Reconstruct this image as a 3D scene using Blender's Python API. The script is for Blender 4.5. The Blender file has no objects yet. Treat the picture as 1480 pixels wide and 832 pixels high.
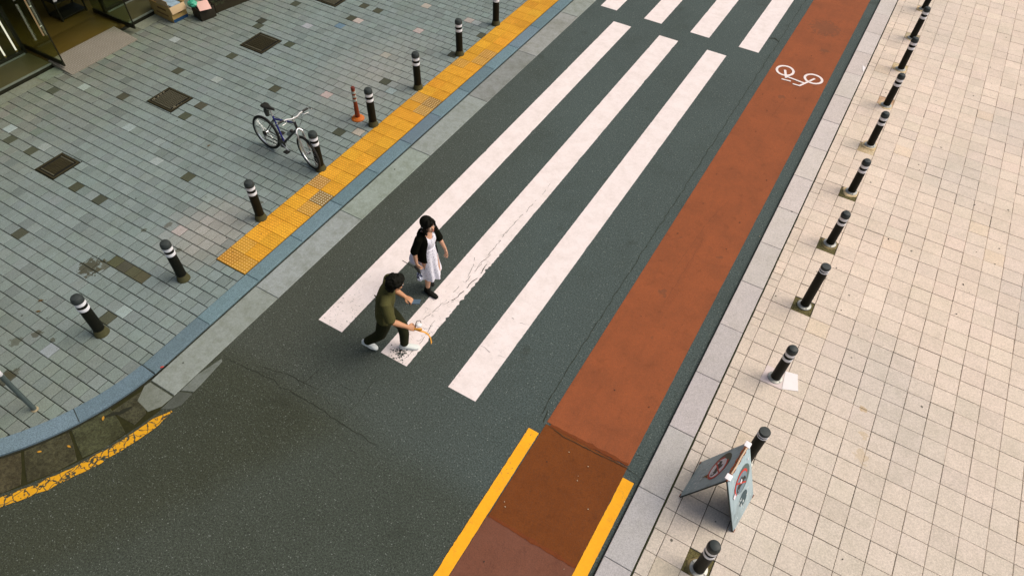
import bpy, bmesh, math, random
from mathutils import Vector, Matrix, noise
R = math.radians
random.seed(7)
C = bpy.context.scene.collection
S = bpy.context.scene

# ------------------------------------------------------------------ camera
H = 8.09
F_PX, PITCH, YAW, ROLL = 984.28, R(49.967), R(-28.973), R(2.270)
fw = Vector((math.sin(YAW)*math.cos(PITCH), math.cos(YAW)*math.cos(PITCH), -math.sin(PITCH)))
rt = Vector((math.cos(YAW), -math.sin(YAW), 0)); up = rt.cross(fw)
r2 = math.cos(ROLL)*rt + math.sin(ROLL)*up; u2 = -math.sin(ROLL)*rt + math.cos(ROLL)*up
cd = bpy.data.cameras.new('camera'); cam = bpy.data.objects.new('camera', cd); C.objects.link(cam)
M = Matrix((r2, u2, -fw)).transposed().to_4x4(); M.translation = (0, 0, H)
cam.matrix_world = M
cd.sensor_width = 36; cd.lens = F_PX/1480*36; cd.clip_start = .1; cd.clip_end = 2000
S.camera = cam

# ------------------------------------------------------------------ light
SUN_EL, SUN_AZ = R(52), R(55)        # azimuth measured from +Y towards +X
w = bpy.data.worlds.new('World'); S.world = w; w.use_nodes = True
nt = w.node_tree; bg = nt.nodes['Background']
sky = nt.nodes.new('ShaderNodeTexSky'); sky.sky_type = 'NISHITA'; sky.sun_disc = False
sky.sun_elevation = SUN_EL; sky.sun_rotation = SUN_AZ
sky.air_density = 1.0; sky.dust_density = 5.0; sky.ozone_density = .6
nt.links.new(sky.outputs[0], bg.inputs[0]); bg.inputs[1].default_value = .095
sl = bpy.data.lights.new('sun', 'SUN'); sl.energy = 1.5; sl.angle = R(42); sl.color = (1, .93, .84)
so = bpy.data.objects.new('sun', sl); C.objects.link(so)
sd = Vector((math.sin(SUN_AZ)*math.cos(SUN_EL), math.cos(SUN_AZ)*math.cos(SUN_EL), math.sin(SUN_EL)))
so.rotation_euler = sd.to_track_quat('Z', 'Y').to_euler(); so.location = (10, 10, 30)
S.view_settings.view_transform = 'Standard'; S.view_settings.look = 'None'
S.view_settings.exposure = .46; S.view_settings.gamma = 1
S.view_settings.use_curve_mapping = False

# ------------------------------------------------------------------ tagging helpers
def tag(o, label=None, cat=None, group=None, kind=None):
    if label: o['label'] = label
    if cat: o['category'] = cat
    if group: o['group'] = group
    if kind: o['kind'] = kind
    return o
def empty(name, loc=(0, 0, 0), rz=0):
    o = bpy.data.objects.new(name, None); C.objects.link(o)
    o.location = loc; o.rotation_euler.z = rz; o.empty_display_size = .1
    return o
def link(name, me, mat=None, parent=None, smooth=False):
    o = bpy.data.objects.new(name, me); C.objects.link(o)
    if mat: me.materials.append(mat)
    if parent: o.parent = parent
    if smooth:
        for p in me.polygons: p.use_smooth = True
    return o
def children(o): return list(o.children)
def copy_tree(o, parent=None):
    c = o.copy(); C.objects.link(c); c.parent = parent
    for ch in children(o): copy_tree(ch, c)
    return c

# ------------------------------------------------------------------ material helpers
class NT:
    def __init__(s, name, rough=.85, metal=0, spec=.35):
        s.m = bpy.data.materials.new(name); s.m.use_nodes = True
        s.t = s.m.node_tree; s.b = s.t.nodes['Principled BSDF']
        s.b.inputs['Roughness'].default_value = rough; s.b.inputs['Metallic'].default_value = metal
        s.b.inputs['Specular IOR Level'].default_value = spec
        g = s.n('ShaderNodeNewGeometry'); s.pos = g.outputs['Position']
        s.obj = s.n('ShaderNodeTexCoord').outputs['Object']
    def n(s, t, **k):
        x = s.t.nodes.new(t)
        for a, v in k.items(): setattr(x, a, v)
        return x
    def L(s, a, b): s.t.links.new(a, b)
    def put(s, sock, v):
        if hasattr(v, 'is_linked'): s.L(v, sock)
        else: sock.default_value = v
    def noise(s, scale, detail=3, rough=.55, vec=None, dist=0):
        x = s.n('ShaderNodeTexNoise'); x.inputs['Scale'].default_value = scale
        x.inputs['Detail'].default_value = detail; x.inputs['Roughness'].default_value = rough
        x.inputs['Distortion'].default_value = dist
        s.L(vec or s.pos, x.inputs['Vector']); return x.outputs['Fac']
    def vor(s, scale, feature='F1', out='Distance', vec=None, rnd=1):
        x = s.n('ShaderNodeTexVoronoi', feature=feature); x.inputs['Scale'].default_value = scale
        x.inputs['Randomness'].default_value = rnd
        s.L(vec or s.pos, x.inputs['Vector']); return x.outputs[out]
    def ramp(s, f, lo, hi, a=0., b=1.):
        x = s.n('ShaderNodeMapRange'); x.clamp = True
        s.put(x.inputs[0], f)
        for i, v in zip((1, 2, 3, 4), (lo, hi, a, b)): x.inputs[i].default_value = v
        return x.outputs[0]
    def math(s, op, a, b=0.):
        x = s.n('ShaderNodeMath', operation=op); s.put(x.inputs[0], a); s.put(x.inputs[1], b); return x.outputs[0]
    def mix(s, f, a, b, mode='MIX'):
        x = s.n('ShaderNodeMix', data_type='RGBA', blend_type=mode)
        s.put(x.inputs[0], f)
        for i, v in ((6, a), (7, b)):
            if isinstance(v, tuple) and len(v) == 3: v = (*v, 1)
            s.put(x.inputs[i], v)
        return x.outputs[2]
    def attr(s, name='col'):
        x = s.n('ShaderNodeAttribute'); x.attribute_name = name; return x.outputs['Color']
    def sep(s, v):
        x = s.n('ShaderNodeSeparateXYZ'); s.L(v, x.inputs[0]); return x.outputs
    def base(s, v):
        if isinstance(v, tuple): v = (*v, 1) if len(v) == 3 else v
        s.put(s.b.inputs['Base Color'], v); return s
    def bump(s, h, strength=.3, dist=.01):
        x = s.n('ShaderNodeBump'); x.inputs['Strength'].default_value = strength
        x.inputs['Distance'].default_value = dist; s.L(h, x.inputs['Height']); s.L(x.outputs[0], s.b.inputs['Normal'])
    def spot(s, x, y, r, ns=13., amp=.7, soft=.12):
        """a stain: 1 inside an uneven patch of the surface at x, y"""
        d = s.n('ShaderNodeVectorMath', operation='DISTANCE'); s.L(s.pos, d.inputs[0]); d.inputs[1].default_value = (x, y, 0.03)
        k = s.math('ADD', s.math('DIVIDE', d.outputs['Value'], r), s.math('MULTIPLY', s.math('SUBTRACT', s.noise(ns), .5), amp*4))
        return s.ramp(k, 1-soft, 1, 1., 0.)

def plain(name, col, rough=.6, metal=0, var=.15, scale=30, spec=.35, space='obj'):
    m = NT(name, rough, metal, spec)
    f = m.noise(scale, 4, .6, m.obj if space == 'obj' else m.pos)
    a = tuple(c*(1-var) for c in col); b = tuple(min(1, c*(1+var)) for c in col)
    m.base(m.mix(f, a, b)); return m.m

# --- asphalt
def asphalt_nodes(m):
    p = m.pos; xyz = m.sep(p)
    # older side street asphalt with corner shade painted in, cooler asphalt on main road
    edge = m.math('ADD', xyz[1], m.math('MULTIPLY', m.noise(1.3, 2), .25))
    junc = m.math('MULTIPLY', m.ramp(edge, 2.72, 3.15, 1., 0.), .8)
    cool = m.mix(m.noise(.35, 3), (.050, .066, .062), (.066, .090, .084))
    # olive shade towards the gutter and side street, painted into the road colour
    tr = m.ramp(m.math('ADD', m.math('MULTIPLY', xyz[0], 1.), m.math('ADD', m.math('MULTIPLY', xyz[1], .42), m.math('MULTIPLY', m.noise(.5, 3), 1.6))), -3.2, .6, 1., 0.)
    cool = m.mix(tr, cool, (.050, .058, .045))
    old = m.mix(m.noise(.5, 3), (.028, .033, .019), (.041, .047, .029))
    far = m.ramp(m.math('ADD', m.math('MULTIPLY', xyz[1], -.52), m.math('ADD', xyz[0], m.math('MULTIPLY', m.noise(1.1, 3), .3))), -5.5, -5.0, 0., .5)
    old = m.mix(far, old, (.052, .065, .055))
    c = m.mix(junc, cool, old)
    g = m.math('ADD', m.math('MULTIPLY', m.noise(42, 3, .7), .4), m.math('MULTIPLY', m.noise(85, 4, .8), .6))
    c = m.mix(m.ramp(g, .38, .62), m.mix(1., c, (.30, .30, .28), 'MULTIPLY'), m.mix(1., c, (1.75, 1.75, 1.75), 'MULTIPLY'))
    v = m.n('ShaderNodeTexVoronoi'); v.inputs['Scale'].default_value = 85; m.L(p, v.inputs['Vector'])
    rr = m.sep(v.outputs['Color'])[0]
    st = m.math('MULTIPLY', m.ramp(rr, .84, .98), m.ramp(v.outputs['Distance'], .25, .42, 1., 0.))
    c = m.mix(m.math('MULTIPLY', st, .6), c, (.26, .29, .26))
    c = m.mix(m.ramp(m.noise(.9, 5, .7), .5, .72, 0., .38), c, m.mix(1., c, (.62, .62, .55), 'MULTIPLY'))
    v2 = m.n('ShaderNodeTexVoronoi'); v2.inputs['Scale'].default_value = 40; m.L(p, v2.inputs['Vector'])
    st2 = m.math('MULTIPLY', m.ramp(m.sep(v2.outputs['Color'])[1], .86, .99), m.ramp(v2.outputs['Distance'], .2, .34, 1., 0.))
    c = m.mix(m.math('MULTIPLY', st2, .42), c, (.36, .40, .36))
    # oil spots
    c = m.mix(m.ramp(m.noise(1.7, 2), .66, .76, 0., .35), c, (.022, .026, .016))
    return c, g
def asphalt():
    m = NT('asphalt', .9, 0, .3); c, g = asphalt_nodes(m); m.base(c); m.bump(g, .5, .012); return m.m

def paint(name, col, wear=.25, lowwear=True, dirt=(.55, .52, .45)):
    """road paint, dirtied, cracked and rubbed off down to the asphalt"""
    m = NT(name, .75, 0, .3); asp, g = asphalt_nodes(m); xyz = m.sep(m.pos)
    c = m.mix(m.ramp(m.noise(4, 6, .8), .42, .68, 0., .34), col, tuple(a*b for a, b in zip(col, dirt)))
    c = m.mix(m.ramp(m.noise(60, 4, .7), .35, .75, 0., .22), c, tuple(a*.6 for a in col))
    crk = m.vor(2.6, 'DISTANCE_TO_EDGE', vec=None)
    wv = m.n('ShaderNodeVectorMath', operation='ADD'); m.L(m.pos, wv.inputs[0])
    nn = m.n('ShaderNodeTexNoise'); nn.inputs['Scale'].default_value = 4; m.L(m.pos, nn.inputs['Vector'])
    sc = m.n('ShaderNodeVectorMath', operation='SCALE'); m.L(nn.outputs['Color'], sc.inputs[0]); sc.inputs[3].default_value = .5
    m.L(sc.outputs[0], wv.inputs[1]); crk = m.vor(6.5, 'DISTANCE_TO_EDGE', vec=wv.outputs[0])
    zone = m.ramp(m.noise(.8, 2), .46, .60)
    low = m.ramp(xyz[1], 4., 8., 1., .0) if lowwear else 1.
    spots_ = m.ramp(m.noise(9, 3, .6), .50, .56)
    xz = m.math('MULTIPLY', m.ramp(xyz[0], -4.3, -4.05, .15, 1.), m.ramp(xyz[0], -3.75, -3.6, 1., .25))
    hair = m.math('MULTIPLY', m.math('MULTIPLY', m.math('MULTIPLY', m.ramp(crk, .006, .020, 1., 0.), spots_), low), xz)
    chips = m.ramp(m.math('ADD', m.noise(26, 5, .8), m.math('MULTIPLY', m.math('MULTIPLY', zone, low), .12)), .74-wear*.1, .78-wear*.1)
    f = m.math('MAXIMUM', m.math('MULTIPLY', hair, .9), chips)
    m.base(m.mix(f, c, asp)); m.bump(g, .15, .006); return m, f, c, asp
def paint_mat(*a, **k):
    return paint(*a, **k)[0].m

def stone(name, tint=(1, 1, 1), speck=.12, grain=120, stains=(), moss=0, rough=.85, dirtc=(.6, .55, .4), dirt=.35):
    """tile material: colour of each tile from its own attribute, grain and dirt on top"""
    m = NT(name, rough, 0, .3)
    c = m.mix(1., m.attr(), tint, 'MULTIPLY')
    g = m.math('ADD', m.math('MULTIPLY', m.noise(grain, 3, .8), .5), m.math('MULTIPLY', m.noise(grain*.42, 3, .8), .5))
    speck *= 1.9
    c = m.mix(m.ramp(g, .38, .62), m.mix(1., c, (1-speck,)*3, 'MULTIPLY'), m.mix(1., c, (1+speck,)*3, 'MULTIPLY'))
    g2 = m.noise(6, 6, .75)
    c = m.mix(m.ramp(g2, .45, .66, 0., dirt), c, m.mix(1., c, dirtc, 'MULTIPLY'))
    g3 = m.noise(1.1, 4, .6)
    c = m.mix(m.ramp(g3, .48, .7, 0., dirt), c, m.mix(1., c, dirtc, 'MULTIPLY'))
    v = m.n('ShaderNodeTexVoronoi'); v.inputs['Scale'].default_value = 3.1; m.L(m.pos, v.inputs['Vector'])
    gum = m.math('MULTIPLY', m.ramp(m.sep(v.outputs['Color'])[0], .8, .82), m.ramp(m.math('ADD', v.outputs['Distance'], m.math('MULTIPLY', m.noise(40, 2), .05)), .075, .085, .8, 0.))
    c = m.mix(gum, c, (.03, .03, .018))
    for (x, y, r, col, amt) in stains:
        c = m.mix(m.math('MULTIPLY', m.spot(x, y, r), amt), c, col)
    m.base(c); m.bump(g2, .2, .004); return m.m

# ------------------------------------------------------------------ geometry helpers
def rib(t, a, b): return a + (b-a)*t
def poly_mesh(name, polys, z, mat, parent=None, cols=None):
    vs, fs = [], []
    for p in polys:
        i = len(vs); vs += [(x, y, z) for x, y in p]; fs.append(tuple(range(i, i+len(p))))
    me = bpy.data.meshes.new(name); me.from_pydata(vs, [], fs); me.validate()
    return link(name, me, mat, parent)
def clip(poly, planes):
    for (nx, ny, d) in planes:           # keep nx*x+ny*y <= d
        out = []
        for i in range(len(poly)):
            a, b = poly[i], poly[(i+1) % len(poly)]
            da, db = nx*a[0]+ny*a[1]-d, nx*b[0]+ny*b[1]-d
            if da <= 0: out.append(a)
            if (da < 0 < db) or (db < 0 < da):
                t = da/(da-db); out.append((a[0]+(b[0]-a[0])*t, a[1]+(b[1]-a[1])*t))
        poly = out
        if len(poly) < 3: return []
    return poly
def inset(poly, g):
    """shrink a convex polygon by g"""
    n = len(poly); pl = []
    cx = sum(p[0] for p in poly)/n; cy = sum(p[1] for p in poly)/n
    for i in range(n):
        a, b = poly[i], poly[(i+1) % n]; ex, ey = b[0]-a[0], b[1]-a[1]; l = math.hypot(ex, ey)
        if l < 1e-5: continue
        nx, ny = ey/l, -ex/l
        if nx*(cx-a[0])+ny*(cy-a[1]) > 0: nx, ny = -nx, -ny
        pl.append((nx, ny, nx*a[0]+ny*a[1]-g))
    return clip(poly, pl)
def area(p): return abs(sum(p[i][0]*p[(i+1) % len(p)][1]-p[(i+1) % len(p)][0]*p[i][1] for i in range(len(p))))/2
class Slabs:
    """many paving pieces of one paved surface, each a bevelled slab with its own colour and tiny unevenness"""
    def __init__(s): s.v = []; s.f = []; s.c = []
    def add(s, poly, ztop, zbot, col, gap=.003, bev=.004, tilt=.0015):
        q = inset(poly, gap)
        if len(q) < 3 or area(q) < .0004: return
        t = inset(q, bev)
        if len(t) != len(q): t = q
        cx = sum(p[0] for p in q)/len(q); cy = sum(p[1] for p in q)/len(q)
        ax, ay, dz = random.gauss(0, tilt)*5, random.gauss(0, tilt)*5, random.gauss(0, tilt)
        Z = lambda p, z: z+dz+(p[0]-cx)*ax*.3+(p[1]-cy)*ay*.3
        n = len(q); i = len(s.v)
        s.v += [(p[0], p[1], Z(p, ztop)) for p in t]+[(p[0], p[1], Z(p, ztop-bev)) for p in q]+[(p[0], p[1], zbot) for p in q]
        s.f.append(tuple(range(i, i+n))); s.c.append(col)
        for k in range(2):
            for j in range(n):
                a = i+k*n+j; b = i+k*n+(j+1) % n
                s.f.append((a, a+n, b+n, b)); s.c.append(col)
    def build(s, name, mat):
        me = bpy.data.meshes.new(name); me.from_pydata(s.v, [], s.f)
        at = me.color_attributes.new('col', 'FLOAT_COLOR', 'CORNER')
        buf = []
        for f, c in zip(s.f, s.c): buf += [c[0], c[1], c[2], 1.]*len(f)
        at.data.foreach_set('color', buf); me.update()
        bm = bmesh.new(); bm.from_mesh(me); bmesh.ops.recalc_face_normals(bm, faces=bm.faces); bm.to_mesh(me); bm.free()
        return link(name, me, mat)
def rect(x0, x1, y0, y1): return [(x0, y0), (x1, y0), (x1, y1), (x0, y1)]
def arc(cx, cy, r, a0, a1, n): return [(cx+r*math.cos(R(rib(i/n, a0, a1))), cy+r*math.sin(R(rib(i/n, a0, a1)))) for i in range(n+1)]

def lathe_bm(bm, prof, seg=24, loc=(0, 0, 0), cap=True):
    rings = []
    for r, z in prof:
        rings.append([bm.verts.new((loc[0]+r*math.cos(2*math.pi*i/seg), loc[1]+r*math.sin(2*math.pi*i/seg), loc[2]+z)) for i in range(seg)])
    for a, b in zip(rings, rings[1:]):
        for i in range(seg): bm.faces.new((a[i], a[(i+1) % seg], b[(i+1) % seg], b[i]))
    if cap:
        bm.faces.new(list(reversed(rings[0]))); bm.faces.new(rings[-1])
def lathe(name, prof, mat, parent=None, seg=24, loc=(0, 0, 0), smooth=True):
    bm = bmesh.new(); lathe_bm(bm, prof, seg, loc); return finish(bm, name, mat, parent, smooth)
def finish(bm, name, mat, parent=None, smooth=False, bevel=0, angle=35):
    bmesh.ops.recalc_face_normals(bm, faces=bm.faces)
    if bevel:
        bmesh.ops.bevel(bm, geom=[e for e in bm.edges if len(e.link_faces) == 2 and e.calc_face_angle(0) > R(30)], offset=bevel, segments=2, affect='EDGES', profile=.6)
    me = bpy.data.meshes.new(name); bm.to_mesh(me); bm.free()
    o = link(name, me, mat, parent)
    if smooth or bevel:
        for p in me.polygons: p.use_smooth = True
        try: me.set_sharp_from_angle(angle=R(angle))
        except Exception: pass
    return o
def box_bm(bm, c, s, rot=None):
    m = Matrix.Translation(c) @ (rot.to_4x4() if rot else Matrix.Identity(4)) @ Matrix.Diagonal((s[0], s[1], s[2], 1))
    return bmesh.ops.create_cube(bm, size=1, matrix=m)['verts']
def box(name, c, s, mat, parent=None, bevel=.004, rot=None):
    bm = bmesh.new(); box_bm(bm, c, s, rot); return finish(bm, name, mat, parent, bevel=bevel)
def tube_bm(bm, pts, r, seg=8, closed=False):
    pts = [Vector(p) for p in pts]; n = len(pts); rings = []
    rs = r if isinstance(r, (list, tuple)) else [r]*n
    T = []
    for i in range(n):
        if closed: t = pts[(i+1) % n]-pts[i-1]
        else: t = pts[min(i+1, n-1)]-pts[max(i-1, 0)]
        T.append(t.normalized())
    a = T[0].orthogonal().normalized()
    for i in range(n):
        a = (a-T[i]*a.dot(T[i])).normalized(); b = T[i].cross(a)
        rings.append([bm.verts.new(pts[i]+(a*math.cos(2*math.pi*k/seg)+b*math.sin(2*math.pi*k/seg))*rs[i]) for k in range(seg)])
    m = n if closed else n-1
    for i in range(m):
        A, B = rings[i], rings[(i+1) % n]
        off = 0
        if closed and i == n-1:
            off = min(range(seg), key=lambda o: (A[0].co-B[o].co).length)
        for k in range(seg): bm.faces.new((A[k], A[(k+1) % seg], B[(k+1+off) % seg], B[(k+off) % seg]))
    if not closed:
        bm.faces.new(list(reversed(rings[0]))); bm.faces.new(rings[-1])
def tube(name, pts, r, mat, parent=None, seg=8, closed=False):
    bm = bmesh.new(); tube_bm(bm, pts, r, seg, closed); return finish(bm, name, mat, parent, True, angle=50)

def rough_strip(pts, width, z, step=.04, jit=.2, seed=0, taper=True, gaps=False, var=.9):
    """flat jagged ribbon along a polyline -> list of quads"""
    P = [Vector((p[0], p[1], 0)) for p in pts]; Q = []
    for a, b in zip(P, P[1:]):
        n = max(1, int((b-a).length/step))
        Q += [a.lerp(b, i/n) for i in range(n)]
    Q.append(P[-1]); L = []; Rr = []
    for i, q in enumerate(Q):
        t = (Q[min(i+1, len(Q)-1)]-Q[max(i-1, 0)]).normalized(); nrm = Vector((-t.y, t.x, 0))
        wd = width*((1-var*.5)+var*abs(noise.noise(Vector((i*.37, seed, 1)))+.3))
        if taper: wd *= min(1, .25+i/6, .25+(len(Q)-1-i)/6)
        off = noise.noise(Vector((i*.21, seed*3.1, 5)))*jit*.1+noise.noise(Vector((i*.83, seed*1.7, 9)))*min(jit, .3)*.035
        L.append(q+nrm*(off+wd/2)); Rr.append(q+nrm*(off-wd/2))
    return [[(L[i].x, L[i].y), (Rr[i].x, Rr[i].y), (Rr[i+1].x, Rr[i+1].y), (L[i+1].x, L[i+1].y)] for i in range(len(Q)-1) if not gaps or noise.noise(Vector((i*.33, seed*2.3, 4))) > -.02]
def rough_rect(x0, x1, y0, y1, jit=.006, step=.05, seed=0, jr=None):
    """painted bar along y with slightly chipped long edges -> quads"""
    n = int((y1-y0)/step); q = []
    jr = jr if jr is not None else jit
    f = lambda i, s, j: noise.noise(Vector((i*.9, seed+s, 0)))*j+max(0, noise.noise(Vector((i*.16, seed+s+9, 2)))-.25)*j*4
    xs = [(x0+f(i, 0, jit), x1-f(i, 5, jr(rib(i/n, y0, y1)) if callable(jr) else jr), rib(i/n, y0, y1)) for i in range(n+1)]
    return [[(a[0], a[2]), (a[1], a[2]), (b[1], b[2]), (b[0], b[2])] for a, b in zip(xs, xs[1:])]

# ------------------------------------------------------------------ ground and road
ground = poly_mesh('ground', [rect(-400, 400, -400, 400)], -.12, plain('ground_soil', (.11, .11, .09), .95, space='pos', scale=2))
tag(ground, kind='structure')
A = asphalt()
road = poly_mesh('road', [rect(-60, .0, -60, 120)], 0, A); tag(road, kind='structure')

# bike lane
def lane_mat(name, a, b, streak=0):
    m = NT(name, .85, 0, .25); asp, g = asphalt_nodes(m); xyz = m.sep(m.pos)
    c = m.mix(m.ramp(m.noise(1.6, 6, .75), .3, .7), a, b)
    ws = m.n('ShaderNodeMapping'); m.L(m.pos, ws.inputs[0]); ws.inputs['Scale'].default_value = (5, .5, 1)
    c = m.mix(m.ramp(m.noise(1.5, 5, .7, ws.outputs[0]), .50, .74, 0., .28), c, m.mix(1., c, (.68, .72, .8), 'MULTIPLY'))
    c = m.mix(m.ramp(g, .38, .50, .22, 0.), c, asp)
    c = m.mix(m.ramp(m.noise(70, 3, .8), .3, .7), m.mix(1., c, (.82, .82, .82), 'MULTIPLY'), m.mix(1., c, (1.15, 1.15, 1.15), 'MULTIPLY'))
    c = m.mix(m.ramp(m.noise(5, 5, .75), .56, .75, 0., .45), c, tuple(v*.45 for v in a))
    for sx, sy, r in ((-1.12, 16.6, .34), (-.88, 15.6, .1), (-1.25, 7.1, .075), (-1.05, 6.2, .04), (-.75, 8.3, .05), (-1.2, 13.3, .08), (-1.45, 8.4, .04)):
        c = m.mix(m.math('MULTIPLY', m.spot(sx, sy, r, 14), .3), c, (.05, .045, .03))
    f = m.ramp(m.noise(38, 5, .8), .72, .76, 0., .7)
    m.base(m.mix(f, c, asp)); m.bump(g, .25, .008); return m.m
lane = poly_mesh('bike_lane', rough_rect(-1.705, -.512, 4.19, 60, .003, .1, 3), .004, lane_mat('red_surfacing', (.225, .066, .023), (.305, .084, .027)))
tag(lane, kind='structure')
lane2 = poly_mesh('bike_lane_patch', rough_rect(-1.70, -.513, 2.72, 4.155, .002, .1, 5), .006, lane_mat('fresh_red_surfacing', (.135, .036, .004), (.180, .050, .007)))
tag(lane2, kind='structure')
lane3 = poly_mesh('bike_lane_faded', rough_rect(-1.71, -.508, -30, 2.70, .003, .1, 6), .004, lane_mat('faded_red_surfacing', (.150, .055, .030), (.180, .070, .042)))
tag(lane3, kind='structure')
lane4 = poly_mesh('bike_lane_overlap', rough_strip([(-1.64, 4.17), (-.52, 4.19)], .055, 0, jit=.05, taper=False)+rough_strip([(-1.70, 2.71), (-.515, 2.71)], .05, 0, jit=.05, taper=False), .0085, lane_mat('double_red_coat', (.15, .034, .006), (.18, .044, .008)))
tag(lane4, kind='structure')

# crosswalk bars
white, f_, c_, a_ = paint('white_road_paint', (.84, .75, .72), .3)
wj = lambda y: .03 if y < 6.5 else .006
bars = []
for i, (x0, x1, y0, y1) in enumerate([(-5.41, -4.968, 3.905, 14.15), (-4.27, -3.815, 3.92, 14.165), (-3.133, -2.686, 3.95, 14.18),
        (-5.985, -5.566, 14.64, 25), (-4.869, -4.43, 14.66, 25), (-3.727, -3.272, 14.68, 25), (-2.578, -2.121, 14.69, 25)]):
    o = poly_mesh('crosswalk_bar', rough_rect(x0, x1, y0, y1, .004, .04, i*7, wj if i == 1 else .004), .004, white.m); tag(o, kind='structure')
# worn white bicycle symbol
def ring(cx, cy, rx, ry, rot, t, n=40):
    q = []
    for i in range(n):
        P = []
        for k, s in ((i, 1), (i+1, 1), (i+1, 0), (i, 0)):
            a = 2*math.pi*k/n; x = (rx-(0 if s else t))*math.cos(a); y = (ry-(0 if s else t))*math.sin(a)
            P.append((cx+x*math.cos(rot)-y*math.sin(rot), cy+x*math.sin(rot)+y*math.cos(rot)))
        q.append(P)
    return q
def bar(a, b, w):
    a, b = Vector(a), Vector(b); t = (b-a).normalized(); n = Vector((-t.y, t.x))*w/2
    return [tuple(a+n), tuple(b+n), tuple(b-n), tuple(a-n)]
sym = ring(-1.41, 14.31, .20, .215, 0, .052)+ring(-.803, 14.325, .205, .20, 0, .052)
sp = white.m
o = poly_mesh('bike_symbol', sym, .0085, sp); tag(o, kind='structure')
o = poly_mesh('bike_symbol_frame', [bar((-1.42, 14.33), (-1.31, 14.04), .05), bar((-1.385, 13.95), (-1.19, 13.97), .04), bar((-.99, 13.90), (-.78, 14.35), .045)], .011, sp); tag(o, kind='structure')
o = poly_mesh('bike_symbol_frame', [bar((-1.335, 14.10), (-.93, 14.05), .045), bar((-1.13, 13.895), (-.975, 13.90), .04)], .0135, sp); tag(o, kind='structure')

# yellow lines
yel = paint_mat('yellow_road_paint', (.93, .42, .010), .2, True, (.7, .6, .5))
o = poly_mesh('yellow_line', rough_rect(-1.868, -1.715, -30, 3.985, .006, .04, 31, .004), .009, yel); tag(o, kind='structure')
o = poly_mesh('yellow_line', rough_rect(-.508, -.354, -30, 4.0, .006, .04, 41, .004), .009, yel); tag(o, kind='structure')
def yellow_old():
    m = NT('old_yellow_paint', .8, 0, .3); asp, g = asphalt_nodes(m)
    c = m.mix(m.noise(6, 4, .7), (.52, .25, .006), (.72, .36, .010))
    nn = m.n('ShaderNodeTexNoise'); nn.inputs['Scale'].default_value = 7; m.L(m.pos, nn.inputs['Vector'])
    sc = m.n('ShaderNodeVectorMath', operation='SCALE'); m.L(nn.outputs['Color'], sc.inputs[0]); sc.inputs[3].default_value = .2
    ad = m.n('ShaderNodeVectorMath', operation='ADD'); m.L(m.pos, ad.inputs[0]); m.L(sc.outputs[0], ad.inputs[1])
    k = m.vor(8, 'DISTANCE_TO_EDGE', vec=ad.outputs[0])
    f = m.math('MAXIMUM', m.ramp(k, .03, .07, 1., 0.), m.ramp(m.noise(14, 4, .7), .60, .66))
    m.base(m.mix(f, c, asp)); return m.m
cy0 = (-10.12, 2.2)
pts = [p for p in arc(*cy0, 4.10, -100, -9, 120)]+[(-6.035, 1.72)]
yl = [q for i, q in enumerate(rough_strip([(-40, -1.9)]+pts, .15, 0, .05, .05, 2, True, False, .35))]
o = poly_mesh('yellow_line', yl, .009, yellow_old()); tag(o, kind='structure')

# cracks and seams in the asphalt
crackm = plain('crack_dirt', (.024, .028, .018), .95, space='pos')
def crack(pts, w, z=.0045, jit=.3, seed=0, gaps=False):
    return tag(poly_mesh('road_crack', rough_strip(pts, w, 0, .035, jit, seed, True, gaps), z, crackm), kind='structure')
crack([(-6.07, 2.69), (-5.81, 2.72), (-5.54, 2.76), (-5.23, 2.77), (-4.9, 2.76), (-4.52, 2.775), (-4.0, 2.75), (-3.4, 2.73)], .010, jit=.35)
crack([(-5.61, 2.83), (-5.33, 2.91), (-5.03, 2.96), (-4.76, 2.98), (-4.6, 3.0)], .010, jit=.3, seed=2)
crack([(-4.79, 3.35), (-4.86, 2.95), (-4.88, 2.82)], .009, seed=3)
crack([(-1.83, 4.2), (-1.86, 5.2), (-1.87, 7), (-1.865, 9), (-1.875, 11.4), (-1.87, 14.1), (-1.88, 25)], .010, jit=.25, seed=4)
crack([(-1.80, 4.35), (-1.735, 4.16)], .03, seed=5)
crack([(-1.66, 4.13), (-1.35, 4.12), (-1.05, 4.126), (-.54, 4.135), (-.30, 4.10)], .009, .0118, .2, 6)
crack([(-4.05, 2.74), (-4.3, 2.2), (-4.62, 1.6), (-4.9, 1.0), (-5.2, .5)], .006, seed=31, gaps=True)
for k in range(26):
    ax_, ay_ = random.uniform(-5.6, -3.6), random.gauss(2.92, .16); an_ = random.uniform(-.9, .9); l_ = random.uniform(.08, .35)
    crack([(ax_, ay_), (ax_+l_*math.cos(an_)*.5, ay_+l_*math.sin(an_)*.5+.02), (ax_+l_*math.cos(an_), ay_+l_*math.sin(an_))], .006, seed=50+k)
crack([(-4.1, 2.75), (-4.02, 3.1), (-4.08, 3.6)], .006, seed=8)
crack([(-1.86, 15.4), (-2.0, 15.5), (-2.12, 15.42)], .05, seed=9)
crack([(-1.3, 7.4), (-1.2, 9.0), (-1.05, 9.8)], .0018, .0118, .2, 10)
crack([(-1.15, 6.8), (-1.12, 8.6)], .0015, .0118, .2, 11)
crack([(-1.17, 12.4), (-1.1, 13.4)], .002, .0118, .2, 12)
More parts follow.
